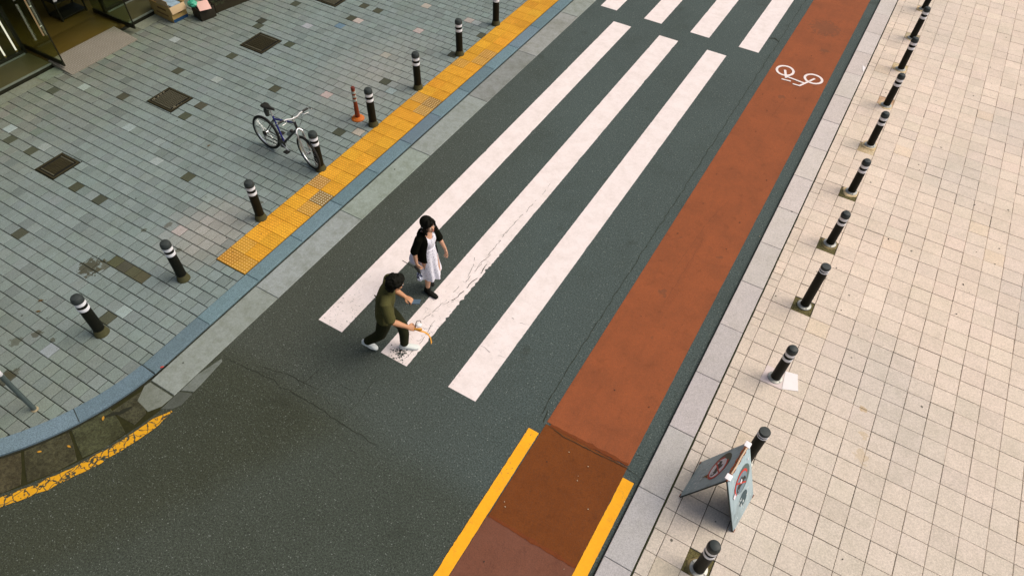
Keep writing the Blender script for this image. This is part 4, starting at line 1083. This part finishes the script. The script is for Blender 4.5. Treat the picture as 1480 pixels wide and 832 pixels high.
# phone in the left hand
PHM = Matrix.Translation((.415, .075, 1.045)) @ Matrix.Rotation(R(-12), 4, 'Z') @ Matrix.Rotation(R(-14), 4, 'Y')
bm = bmesh.new(); box_bm(bm, (0, 0, 0), (.155, .076, .009)); ph = finish(bm, 'phone', plain('phone_case', (.07, .10, .13), .4), None, bevel=.004)
ph.data.transform(Matrix.Identity(4))
MW = Matrix.Translation((-4.18, 4.03, .004)) @ Matrix.Rotation(R(31), 4, 'Z') @ Matrix.Diagonal((1.02, 1.10, .955, 1))
man.scale = (1.02, 1.10, .955)
ph.matrix_world = MW @ PHM; tag(ph, 'grey blue mobile phone held flat in the left hand of the olive shirted person', 'phone')
bm = bmesh.new(); box_bm(bm, (0, 0, .0049), (.146, .068, .0012)); finish(bm, 'screen', plain('phone_screen', (.10, .16, .22), .12, 0, .05, 8, .6), ph)
# yellow strap with white case in the right hand
sp_ = tag(empty('strap'), 'yellow curved strap with white case in the right hand of the olive shirted person', 'strap'); sp_.matrix_world = MW
ym = plain('yellow_webbing', (.66, .30, .035), .6, 0, .2, 30)
HP = Vector((.445, -.265, .955))
bm = bmesh.new(); pth = [HP+Vector(p) for p in ((-.06, .0, -.03), (.0, .0, -.02), (.06, -.02, -.03), (.12, -.02, -.05), (.165, -.02, -.11), (.19, -.03, -.19), (.195, -.05, -.27))]
cv = []
for i in range(len(pth)-1):
    for k in range(5): cv.append(pth[i].lerp(pth[i+1], k/5))
cv.append(pth[-1])
for it in range(6): cv = [cv[0]]+[(cv[i-1]+cv[i]*2+cv[i+1])/4 for i in range(1, len(cv)-1)]+[cv[-1]]
n_ = len(cv); ringz = []
for i, p in enumerate(cv):
    t_ = (cv[min(i+1, n_-1)]-cv[max(i-1, 0)]).normalized(); s_ = Vector((.25, 1, .1)); s_ = (s_-t_*s_.dot(t_)).normalized(); f = t_.cross(s_); wd = .011+.010*max(0, (i/n_-.72)/.28)
    ringz.append([bm.verts.new(p+s_*a*wd+f*b*.0022) for a, b in ((-1, -1), (1, -1), (1, 1), (-1, 1))])
for a, b in zip(ringz, ringz[1:]):
    for k in range(4): bm.faces.new((a[k], a[(k+1) % 4], b[(k+1) % 4], b[k]))
bm.faces.new(ringz[0]); bm.faces.new(ringz[-1]); finish(bm, 'webbing', ym, sp_)
bm = bmesh.new(); ell(bm, HP+Vector((.045, .03, .03)), (.040, .030, .026)); cs_ = finish(bm, 'case', plain('white_plastic', (.85, .83, .80), .35, 0, .03), sp_, True)
bm = bmesh.new(); limb(bm, [HP+Vector((-.01, .0, -.012)), HP+Vector((.075, -.005, -.012))], [.014, .017]); finish(bm, 'grip', ym, sp_, True)
tube('loop', [HP+Vector((.0, .03, .03)), HP+Vector((.02, .07, .06)), HP+Vector((.06, .075, .062)), HP+Vector((.075, .05, .045))], .005, plast, sp_, 6)

# ---- woman in white dress and black cardigan
wom = tag(empty('person', (-4.32, 5.23, .004), R(-3)), 'person in white spotted dress and black cardigan walking with head turned aside', 'person')
HW = Matrix.Translation((.085, -.01, 1.475)) @ Matrix.Rotation(R(-8), 4, 'Z') @ Matrix.Rotation(R(-4), 4, 'Y') @ Matrix.Rotation(R(6), 4, 'X')
bm = bmesh.new(); head_bm(bm, HW, .97)
limb(bm, [(.015, 0, 1.27), (.03, 0, 1.34), (.065, 0, 1.42)], [.048, .043, .043])
limb(bm, [(.02, 0, .82), (.015, 0, 1.0), (.035, 0, 1.16), (.02, 0, 1.27)], [(.12, .085), (.10, .075), (.115, .088), (.12, .065)])
RS, RE, RWr, RHd = Vector((.01, -.150, 1.265)), Vector((-.05, -.205, 1.03)), Vector((.0, -.235, .835)), Vector((.03, -.235, .76))
LS, LE, LWr, LHd = Vector((.03, .150, 1.265)), Vector((.075, .205, 1.04)), Vector((.165, .215, .865)), Vector((.195, .205, .78))
for S_, E_, W_ in ((RS, RE, RWr), (LS, LE, LWr)):
    limb(bm, [S_, S_.lerp(E_, .5), E_, E_.lerp(W_, .35), W_], [.042, .038, .033, .033, .021])
hand_bm(bm, frame_to(RWr, RHd, (.1, 1, 0)), 1, 55, .92); hand_bm(bm, frame_to(LWr, LHd, (-.2, -1, -.1)), -1, 22, .92)
LK, LA = Vector((.115, .065, .50)), Vector((-.13, .06, .27)); RK, RA = Vector((.035, -.065, .46)), Vector((-.015, -.05, .09))
limb(bm, [(.02, .08, .82), LK.lerp(Vector((.02, .08, .82)), .3), LK, LK.lerp(LA, .35), LA], [.078, .062, .048, .048, .030])
limb(bm, [(.02, -.08, .82), RK.lerp(Vector((.02, -.08, .82)), .3), RK, RK.lerp(RA, .35), RA], [.078, .062, .048, .048, .030])
body = bake(bm, 'body', skinw, wom, .0055, 2); face_parts(body, HW, .97, (.45, .10, .09))
bm = bmesh.new()
ell(bm, (-.022, 0, .045), (.103, .094, .096), HW); ell(bm, (-.05, 0, -.05), (.070, .090, .10), HW)
for k in (-1, 1):
    limb(bm, [(.01, k*.080, .05), (.008, k*.088, -.02), (-.005, k*.082, -.10), (-.02, k*.070, -.14)], [(.020, .045), (.018, .044), (.020, .044), (.012, .03)], HW)
    limb(bm, [(.045, k*.02, .115), (.070, k*.050, .085), (.052, k*.078, .03)], [.024, .022, .018], HW)
limb(bm, [(.060, -.045, .085), (.082, 0, .082), (.060, .045, .085)], [.020, .019, .020], HW)
bake(bm, 'hair', hairm, wom, .006, 2)
bm = bmesh.new(); ell(bm, (-.01, -.103, .03), (.016, .006, .008), HW); finish(bm, 'hair_clip', chromem, wom, True)
dr = NT('white_spotted_cotton', .85, 0, .2)
v_ = dr.n('ShaderNodeTexVoronoi'); v_.inputs['Scale'].default_value = 34; dr.L(dr.obj, v_.inputs['Vector'])
dr.base(dr.mix(dr.ramp(v_.outputs['Distance'], .22, .34, .5, 0.), dr.mix(dr.noise(6, 2, .5, dr.obj), (.74, .73, .80), (.86, .84, .90)), (.10, .10, .17)))
NS = 56; secs = []
def dress_ring(z, rx, ry, cx, amp=0, ph=0, front_drop=0, yc=0):
    r_ = []
    for i in range(NS):
        a = 2*math.pi*i/NS; k = 1+amp*math.sin(a*7+ph)+amp*.6*math.sin(a*11+ph*2)
        zz = z-front_drop*max(0, math.cos(a))**6
        r_.append(Vector((cx+rx*k*math.cos(a), yc+ry*k*math.sin(a), zz)))
    return r_
secs = [dress_ring(1.315, .055, .095, .018, 0, 0, .13), dress_ring(1.295, .080, .125, .020, 0, 0, .085), dress_ring(1.25, .100, .135, .028, 0, 0, .02), dress_ring(1.16, .112, .132, .038), dress_ring(1.08, .098, .118, .03, .01),
        dress_ring(1.01, .088, .110, .022, .02), dress_ring(.95, .105, .128, .018, .03), dress_ring(.86, .118, .145, .012, .04, .3), dress_ring(.74, .132, .150, .012, .06, .6), dress_ring(.60, .148, .152, .015, .085, .9),
        dress_ring(.48, .160, .152, .025, .105, 1.2), dress_ring(.425, .164, .154, .027, .11, 1.3), dress_ring(.430, .156, .146, .027, .11, 1.3), dress_ring(.60, .136, .140, .014, .075, .9), dress_ring(.9, .10, .12, .012)]
for r_ in secs[7:14]:
    for v in r_:
        if v.y > .03 and v.x > 0: v.z += min(.07, (v.y-.03)*.5)*(1 if v.z < .8 else .3)      # hem lifts over the swinging leg
        if v.x < 0: v.x *= 1.12
loft('dress', secs, dr.m, wom, closed_ends=False)
tube('waist_tie', [Vector((.022+.094*math.cos(a), .116*math.sin(a), 1.012)) for a in [2*math.pi*i/30 for i in range(30)]], .008, dr.m, wom, 8, True)
# cardigan: open front shell with sleeves to the elbow
knit = plain('black_knit', (.0055, .0055, .0028), .95, 0, .35, 25, .06)
bm = bmesh.new(); rings = []
NA = 40
for z, rx, ry, cx, op in [(1.345, .060, .085, .012, 42), (1.325, .088, .135, .012, 40), (1.28, .110, .158, .018, 34), (1.20, .122, .162, .026, 36), (1.08, .118, .152, .02, 44), (.98, .122, .150, .008, 48), (.88, .142, .172, .0, 46), (.845, .148, .178, .0, 44)]:
    ring_ = []
    for i in range(NA+1):
        a = R(op+(360-2*op)*i/NA); k = 1+.025*math.sin(a*6+z*9)
        zz = z-(.03 if z < .9 else 0)*(abs(math.cos(a/2)))
        ring_.append(Vector((cx+rx*k*math.cos(a), ry*k*math.sin(a), zz)))
    rings.append(ring_)
VO = [[bm.verts.new(v) for v in r_] for r_ in rings]; VI = [[bm.verts.new(Vector((v.x*.93, v.y*.94, v.z))) for v in r_] for r_ in rings]
nr = len(VO)
for j in range(nr-1):
    for i in range(NA):
        bm.faces.new((VO[j][i], VO[j][i+1], VO[j+1][i+1], VO[j+1][i])); bm.faces.new((VI[j][i+1], VI[j][i], VI[j+1][i], VI[j+1][i+1]))
    for i in (0, NA): bm.faces.new((VO[j][i], VO[j+1][i], VI[j+1][i], VI[j][i]))
for j in (0, nr-1):
    for i in range(NA): bm.faces.new((VO[j][i], VO[j][i+1], VI[j][i+1], VI[j][i]))
cg = finish(bm, 'cardigan', knit, wom, True, angle=70)
for S_, E_ in ((RS, RE), (LS, LE)):
    bm = bmesh.new(); limb(bm, [Vector((.012, S_.y*.6, 1.30)), S_, S_.lerp(E_, .5), E_+(E_-S_)*.02], [.056, .060, .058, .060]); bake(bm, 'sleeve', knit, cg, .007, 2)
bsh = plain('black_ankle_boot', (.006, .006, .004), .6, 0, .3, 12, .15)
MS = Matrix.Translation((-.01, -.05, 0)) @ Matrix.Rotation(R(-4), 4, 'Z'); shoe(wom, MS, bsh, .95)
bm = bmesh.new(); limb(bm, [(-.012, -.05, .06), (-.014, -.05, .145)], [.046, .042]); bake(bm, 'boot_shaft', bsh, wom, .006, 1)
shoe(wom, Matrix.Translation((-.15, .07, .17)) @ Matrix.Rotation(R(42), 4, 'Y'), bsh, .95)
# folded umbrella in the right hand, white bag behind the arm
MW2 = Matrix.Translation((-4.32, 5.23, .004)) @ Matrix.Rotation(R(-3), 4, 'Z')
um = tag(empty('umbrella'), 'small folded black and white umbrella held by the person in the dress', 'umbrella'); um.matrix_world = MW2
hp = Vector((.03, -.25, .765))
tube('shaft', [hp+Vector((-.27, -.02, .02)), hp+Vector((-.04, -.01, -.01))], .005, plast, um, 6)
bm = bmesh.new(); limb(bm, [hp+Vector((-.05, -.005, .02)), hp+Vector((.01, 0, -.045)), hp+Vector((.03, 0, -.13))], [.016, .022, .018]); finish(bm, 'handle', plast, um, True)
secs = []
for k, (r_, d) in enumerate([(.012, .0), (.030, .03), (.040, .08), (.034, .14), (.015, .17)]):
    c_ = hp+Vector((.012, -.01, -.06))+Vector((.10, 0, -1)).normalized()*d
    secs.append([c_+Vector((r_*math.cos(2*math.pi*i/24)*(1+.25*math.sin(i*math.pi/2)), r_*math.sin(2*math.pi*i/24)*(1+.25*math.sin(i*math.pi/2)), 0)) for i in range(24)])
um_m = NT('blue_white_folded_cloth', .7); um_m.base(um_m.mix(um_m.ramp(um_m.noise(22, 2, .5, um_m.obj), .48, .52), (.05, .06, .10), (.68, .72, .84))); loft('canopy', secs, um_m.m, um)
bg_ = tag(empty('shoulder_bag'), 'white cloth bag swinging behind the right arm of the person in the dress', 'bag'); bg_.matrix_world = MW2
secs = []
for z, a_, b_ in [(.92, .055, .018), (.89, .080, .035), (.83, .098, .045), (.78, .090, .045), (.765, .06, .03)]:
    secs.append([Vector((-.120+a_*.85*math.cos(q)*(1+.05*math.sin(3*q)), -.165+b_*math.sin(q), z-.05)) for q in [2*math.pi*i/24 for i in range(24)]])
loft('pouch', secs, plain('white_canvas', (.74, .72, .84), .8, 0, .06, 12), bg_)
tube('strap', [(-.17, -.165, .865), (-.15, -.14, .95), (-.10, -.15, .95), (-.07, -.165, .865)], .006, plain('white_strap', (.6, .6, .62), .8), bg_, 6)

# ------------------------------------------------------------------ shop
glassm = bpy.data.materials.new('shop_glass'); glassm.use_nodes = True
g = glassm.node_tree; g.nodes.clear(); out = g.nodes.new('ShaderNodeOutputMaterial'); mx = g.nodes.new('ShaderNodeMixShader'); tr_ = g.nodes.new('ShaderNodeBsdfTransparent'); gl = g.nodes.new('ShaderNodeBsdfGlossy'); fr = g.nodes.new('ShaderNodeLayerWeight'); pw = g.nodes.new('ShaderNodeMath'); pw.operation = 'POWER'; pw.inputs[1].default_value = 4; ml = g.nodes.new('ShaderNodeMath'); ml.operation = 'MULTIPLY_ADD'; ml.inputs[1].default_value = .45; ml.inputs[2].default_value = .035
tr_.inputs[0].default_value = (.80, .88, .78, 1); gl.inputs['Roughness'].default_value = .02; fr.inputs[0].default_value = .5
g.links.new(fr.outputs['Facing'], pw.inputs[0]); g.links.new(pw.outputs[0], ml.inputs[0]); g.links.new(ml.outputs[0], mx.inputs[0]); g.links.new(tr_.outputs[0], mx.inputs[1]); g.links.new(gl.outputs[0], mx.inputs[2]); g.links.new(mx.outputs[0], out.inputs[0])
dkf = plain('dark_bronze_frame', (.018, .018, .009), .45, .4, .3, 12); rlm = plain('brushed_rail', (.30, .34, .28), .4, .7, .2, 15); stepm = plain('olive_step_tile', (.060, .056, .020), .5, 0, .3, 4)
shop = tag(empty('shop_building', (-15.1, 2.4, 0)), 'shop front with dark framed glass, low step and open glass doors', 'building')
def part(name, x0, x1, y0, y1, z0, z1, mat, parent=shop, bevel=.004):
    return box(name, ((x0+x1)/2+15.1, (y0+y1)/2-2.4, (z0+z1)/2), (x1-x0, y1-y0, z1-z0), mat, parent, bevel)
Y0, Y1 = 2.4, 30
concm = plain('facade_render', (.22, .21, .17), .9, 0, .15, 3)
part('step', -15.2, -14.33, Y0, 6.02, -.02, .125, stepm); part('step', -15.2, -14.33, 7.92, Y1, -.02, .125, stepm)
part('step_nosing', -14.345, -14.315, Y0, 6.02, .100, .131, rlm, bevel=.003); part('step_nosing', -14.345, -14.315, 7.92, Y1, .100, .131, rlm, bevel=.003)
part('riser', -14.335, -14.322, Y0, 6.02, -.02, .099, dkf); part('riser', -14.335, -14.322, 7.92, Y1, -.02, .099, dkf)
flm = NT('brown_shop_floor', .35, 0, .5); flm.base(flm.mix(flm.noise(.9, 4, .6), (.062, .044, .008), (.105, .072, .013))); 
part('floor', -22, -15.2, Y0, 12, -.02, .120, flm.m); part('floor', -15.2, -14.45, 6.03, 7.91, -.02, .121, flm.m)
part('upper_wall', -15.25, -14.9, Y0, Y1, 3.0, 26, concm); part('side_wall', -22, -15.3, Y0-.25, Y0, 0, 26, concm); part('back_wall', -22.2, -22, Y0, 12, 0, 3, plain('shop_back_wall', (.12, .11, .05), .9))  # upper walls are unseen, raised high to shade the left pavement
part('ceiling', -22, -15.26, Y0, 12, 3.0, 3.1, plain('shop_ceiling', (.3, .3, .26), .9)); part('roof', -22, -14.85, Y0-.25, Y1, 26, 26.2, concm)
part('canopy', -14.9, -13.6, Y0, Y1, 3.05, 3.2, dkf)
for y in (Y0+.04, 4.35, 5.98, 7.96, 9.2, 10.8, 12.4, 14, 15.6, 17.2):
    part('mullion', -15.14, -15.06, y-.03, y+.03, .125, 3.0, dkf)
for a, b in ((Y0+.07, 4.32), (4.38, 5.95), (7.99, 9.17), (9.23, 10.77), (10.83, 12.37), (12.43, 13.97), (14.03, 15.57)):
    w_ = part('window', -15.13, -15.07, a, b, .125, .20, dkf); part('sill_rail', -15.065, -15.03, a, b, .127, .15, rlm, w_, .002)
    part('pane', -15.106, -15.096, a, b, .201, 2.98, glassm, w_, .0)
    part('mid_rail', -15.13, -15.07, a, b, 1.05, 1.09, dkf, w_)
for yy, hy in ((6.10, 1), (7.84, -1)):
    d = part('door', -15.33, -13.99, yy-.018, yy+.018, .128, .215, dkf); part('pane', -15.32, -14.0, yy-.005, yy+.005, .2152, 2.2, glassm, d, 0)
    part('edge_strip', -13.995, -13.980, yy-.012, yy+.012, .216, 2.2, dkf, d, .003); part('top_rail', -15.33, -13.99, yy-.018, yy+.018, 2.203, 2.28, dkf, d)
    hm = plain('warm_lit_handle', (.75, .52, .28), .3, .6, .1, 8)
    if hy == 1:
        h_ = tube('handle', [(-14.07+15.1, yy-.055-2.4, .80), (-14.07+15.1, yy-.055-2.4, 1.95)], .017, hm, d, 12)
        for z in (.98, 1.38): tube('bracket', [(-14.07+15.1, yy-.06-2.4, z), (-14.07+15.1, yy-2.4, z)], .011, chromem, h_, 8)
# lit tubes behind the glass
em = bpy.data.materials.new('lit_tube'); em.use_nodes = True; eb = em.node_tree.nodes['Principled BSDF']; eb.inputs['Base Color'].default_value = (.8, .7, .75, 1)
eb.inputs['Emission Color'].default_value = (1, .78, .80, 1); eb.inputs['Emission Strength'].default_value = .85
for y, lb in ((5.87, 'glowing pinkish upright tube light behind the glass, the one nearer the doorway'), (5.62, 'glowing pinkish upright tube light behind the glass, the one farther from the doorway')):
    o = tag(empty('tube_light', (-15.16, y, .12)), lb, 'light', 'tube lights in the shop window')
    lathe('lamp', [(.017, .10), (.017, 1.9), (.01, 1.905)], em, o, 12); lathe('base', [(.020, 0), (.020, .10), (.012, .104)], plain('amber_end_cap', (.55, .30, .08), .4), o, 12)
# ramp with raised pattern
rm = NT('checker_plate', .45, .3, .5)
rm.base(rm.mix(rm.noise(3, 5, .7), (.22, .20, .15), (.34, .31, .25)))
ra = tag(empty('door_ramp', (-14.10, 6.85, .034)), 'pale chequered metal ramp leading up to the shop doorway', 'ramp')
bm = bmesh.new()
v = [bm.verts.new(p) for p in ((.35, -.81, .0), (.35, .81, .0), (-.35, .81, .0), (-.35, -.81, .0), (.35, -.81, .012), (.35, .81, .012), (-.35, .81, .095), (-.35, -.81, .095))]
for f in ((0, 1, 2, 3), (7, 6, 5, 4), (0, 4, 5, 1), (1, 5, 6, 2), (2, 6, 7, 3), (3, 7, 4, 0)): bm.faces.new([v[i] for i in f])
finish(bm, 'plate', rm.m, ra)
bm = bmesh.new()
for i in range(18):
    for j in range(40):
        x = -.33+i*.0385; y = -.79+j*.0405; zz = .012+(.35-x)/.7*.083
        box_bm(bm, (x, y, zz+.0015), (.024, .007, .004), Matrix.Rotation(R(45 if (i+j) % 2 else -45), 3, 'Z'))
finish(bm, 'raised_pattern', plain('worn_plate_ridges', (.50, .47, .42), .35, .4), ra)
# border slabs between setts and step
bs = Slabs(); y = -1.0; random.seed(2)
while y < 30:
    l = .6
    if not (6.0 < y+.3 < 7.7): bs.add(rect(-14.31, -14.025, y, y+l), .034, -.02, jit((.165, .19, .14), .06), .002, .003, .0005)
    else: bs.add(rect(-14.31, -14.025, y, y+l), .033, -.02, jit((.13, .14, .10), .06), .002, .003, .0)
    y += l
tag(bs.build('pavement_border', stone('border_stone', speck=.1, grain=60, dirt=.5, dirtc=(.7, .68, .5))), kind='structure')
# goods by the doorway inside the shop
rk = tag(empty('display_rack', (-15.75, 7.5, .12)), 'black display rack hung with small white packets just inside the shop doorway', 'rack')
for x in (-.22, .22):
    for y in (-.3, .3): box('post', (x, y, .55), (.03, .03, 1.1), dkf, rk)
for z in (.06, .40, .75, 1.08): box('shelf', (0, 0, z), (.46, .62, .022), dkf, rk, .003)
for k in range(4):
    box('packet', (.245, -.27+k*.13, .52+.02*(k % 2)), (.03, .08, .13), [whp, plain('cream_packet', (.6, .5, .3), .6), whp, plain('red_packet', (.45, .08, .05), .6)][k], rk, .006)
# cardboard box with flaps
kr_ = plain('cardboard', (.40, .27, .09), .85, 0, .12, 9); kr2 = plain('light_cardboard_flap', (.50, .36, .20), .85, 0, .1, 9); tape_b = plain('dark_blue_print', (.012, .055, .13), .6)
cb = tag(empty('cardboard_box', (-13.98, 8.78, .034), R(-4)), 'open brown cardboard box with a dark blue band along its base, beside the shop step', 'box')
bx, by, bh = .36, .19, .34
for (cx, cyy, sx, sy) in ((bx, 0, .006, 2*by), (-bx, 0, .006, 2*by), (0, by, 2*bx, .006), (0, -by, 2*bx, .006)): box('side', (cx, cyy, bh/2), (sx, sy, bh), kr_, cb, .001)
box('bottom', (0, 0, .004), (2*bx, 2*by, .006), kr_, cb, .001)
box('blue_band', (bx+.0048, 0, .035), (.002, 2*by-.004, .07), tape_b, cb, .0); box('printed_mark', (bx+.0048, .02, .19), (.002, .10, .06), plain('brown_print', (.16, .09, .03), .8), cb, 0); box('printed_mark', (.05, -by-.0048, .24), (.30, .002, .05), plain('brown_print_side', (.16, .09, .03), .8), cb, 0); box('printed_mark', (.02, -by-.0048, .12), (.42, .002, .05), plain('brown_print_low', (.2, .12, .04), .8), cb, 0)
box('flap', (bx+.03, 0, bh-.06), (.006, 2*by, .15), kr2, cb, .001, Matrix.Rotation(R(-18), 3, 'Y'))
box('flap', (0, by+.06, bh+.04), (2*bx, .14, .006), kr_, cb, .001, Matrix.Rotation(R(35), 3, 'X'))
box('flap', (-.02, -by+.01, bh+.07), (2*bx, .006, .15), kr2, cb, .001, Matrix.Rotation(R(8), 3, 'X'))
o = box('box_contents', (-13.95, 8.80, .30), (.5, .26, .12), plain('blue_white_goods', (.25, .35, .42), .6, 0, .6, 8), None, .02); tag(o, 'pale blue and white packages filling the open cardboard box', 'packages')
# dark crate with a pink card and green bag
cr_ = tag(empty('dark_crate', (-13.30, 9.16, .034), R(-12)), 'dark open crate under a pink card, between the cardboard box and the planter', 'crate')
for (cx, cyy, sx, sy) in ((.17, 0, .012, .36), (-.17, 0, .012, .36), (0, .18, .34, .012), (0, -.18, .34, .012)): box('side', (cx, cyy, .13), (sx, sy, .26), plain('dark_plastic', (.022, .018, .010), .6), cr_, .002)
box('bottom', (0, 0, .006), (.33, .35, .010), plain('dark_plastic_base', (.02, .02, .01), .6), cr_, .001)
o = box('pink_card', (-13.19, 9.12, .335), (.33, .26, .006), plain('pink_cardboard', (.72, .45, .38), .8, 0, .05), None, .001, (Matrix.Rotation(R(-28), 3, 'Z') @ Matrix.Rotation(R(10), 3, 'Y'))); tag(o, 'pink flat piece of card lying across the dark crate', 'card')
bm = bmesh.new(); ell(bm, (0, 0, 0), (.12, .10, .07)); ell(bm, (-.06, .06, .04), (.06, .05, .05)); ell(bm, (.05, -.04, .05), (.04, .05, .03))
gb = bake(bm, 'plastic_bag', plain('green_plastic', (.05, .36, .22), .35, 0, .35, 18, .6), None, .008, 1); gb.location = (-13.42, 9.02, .35); tag(gb, 'crumpled green plastic bag on top of the dark crate', 'bag')
for v in gb.data.vertices: v.co += v.normal*noise.noise(v.co*28)*.018
# dark planter with leafy plants
pl_ = tag(empty('planter', (-13.22, 9.98, .034), R(-12)), 'low dark planter with straggly dark green plants at the top edge of the picture', 'planter')
plm = plain('dark_planter_wood', (.030, .024, .010), .8, 0, .3, 8)
for (cx, cyy, sx, sy) in ((.15, 0, .02, 1.15), (-.15, 0, .02, 1.15), (0, .57, .28, .02), (0, -.57, .28, .02)): box('board', (cx, cyy, .11), (sx, sy, .22), plm, pl_, .003)
box('soil', (0, 0, .10), (.28, 1.11, .18), plain('planter_soil', (.02, .016, .008), .95, 0, .5, 30), pl_, .004)
bm = bmesh.new(); random.seed(77)
for k in range(900):
    cx, cyy = random.uniform(-.2, .24), random.uniform(-.58, .58); z = .2+abs(random.gauss(0, .09))
    a, b = random.random()*6.28, random.uniform(-.9, .9); l = random.uniform(.02, .05)
    m_ = Matrix.Translation((cx, cyy, z)) @ Matrix.Rotation(a, 4, 'Z') @ Matrix.Rotation(b, 4, 'Y')
    q = [bm.verts.new(m_ @ Vector(p)) for p in ((0, 0, 0), (l*.5, l*.28, .004), (l, 0, 0), (l*.5, -l*.28, .004))]; bm.faces.new(q)
fo = NT('dark_leaves', .6); fo.base(fo.mix(fo.noise(9, 3, .6, fo.obj), (.012, .022, .006), (.045, .075, .02))); me = bpy.data.meshes.new('foliage'); bm.to_mesh(me); bm.free(); link('foliage', me, fo.m, pl_)

# windows of the shop's unseen storeys, then an added block; both shade the left
wg = plain('upper_window_glass', (.03, .04, .045), .1, 0, .2, 3, .6)
for fl in range(7):
    for k in range(9):
        y = 4+k*2.9; z = 4.3+fl*3.05
        w_ = part('window', -14.895, -14.86, y, y+1.6, z, z+1.5, wg, bevel=0); part('sill', -14.9, -14.8, y-.05, y+1.65, z-.09, z-.01, rlm, w_)
ob_ = tag(empty('shading_block', (-9, -8.5, 0)), 'tall unseen block added across the side street to shade the left pavement', 'building')
def opart(name, x0, x1, y0, y1, z0, z1, mat, parent=ob_): return box(name, ((x0+x1)/2+9, (y0+y1)/2+8.5, (z0+z1)/2), (x1-x0, y1-y0, z1-z0), mat, parent, .01)
opart('wall', -34, -9, -24, -8.5, 0, 24, concm); opart('roof', -34.3, -8.7, -24.3, -8.2, 24, 24.5, concm)
for fl in range(7):
    for k in range(8):
        x = -32+k*2.9; z = 1.2+fl*3.2
        w_ = opart('window', x, x+1.6, -8.52, -8.46, z, z+1.6, wg); opart('sill', x-.06, x+1.66, -8.5, -8.38, z-.1, z-.01, rlm, w_)
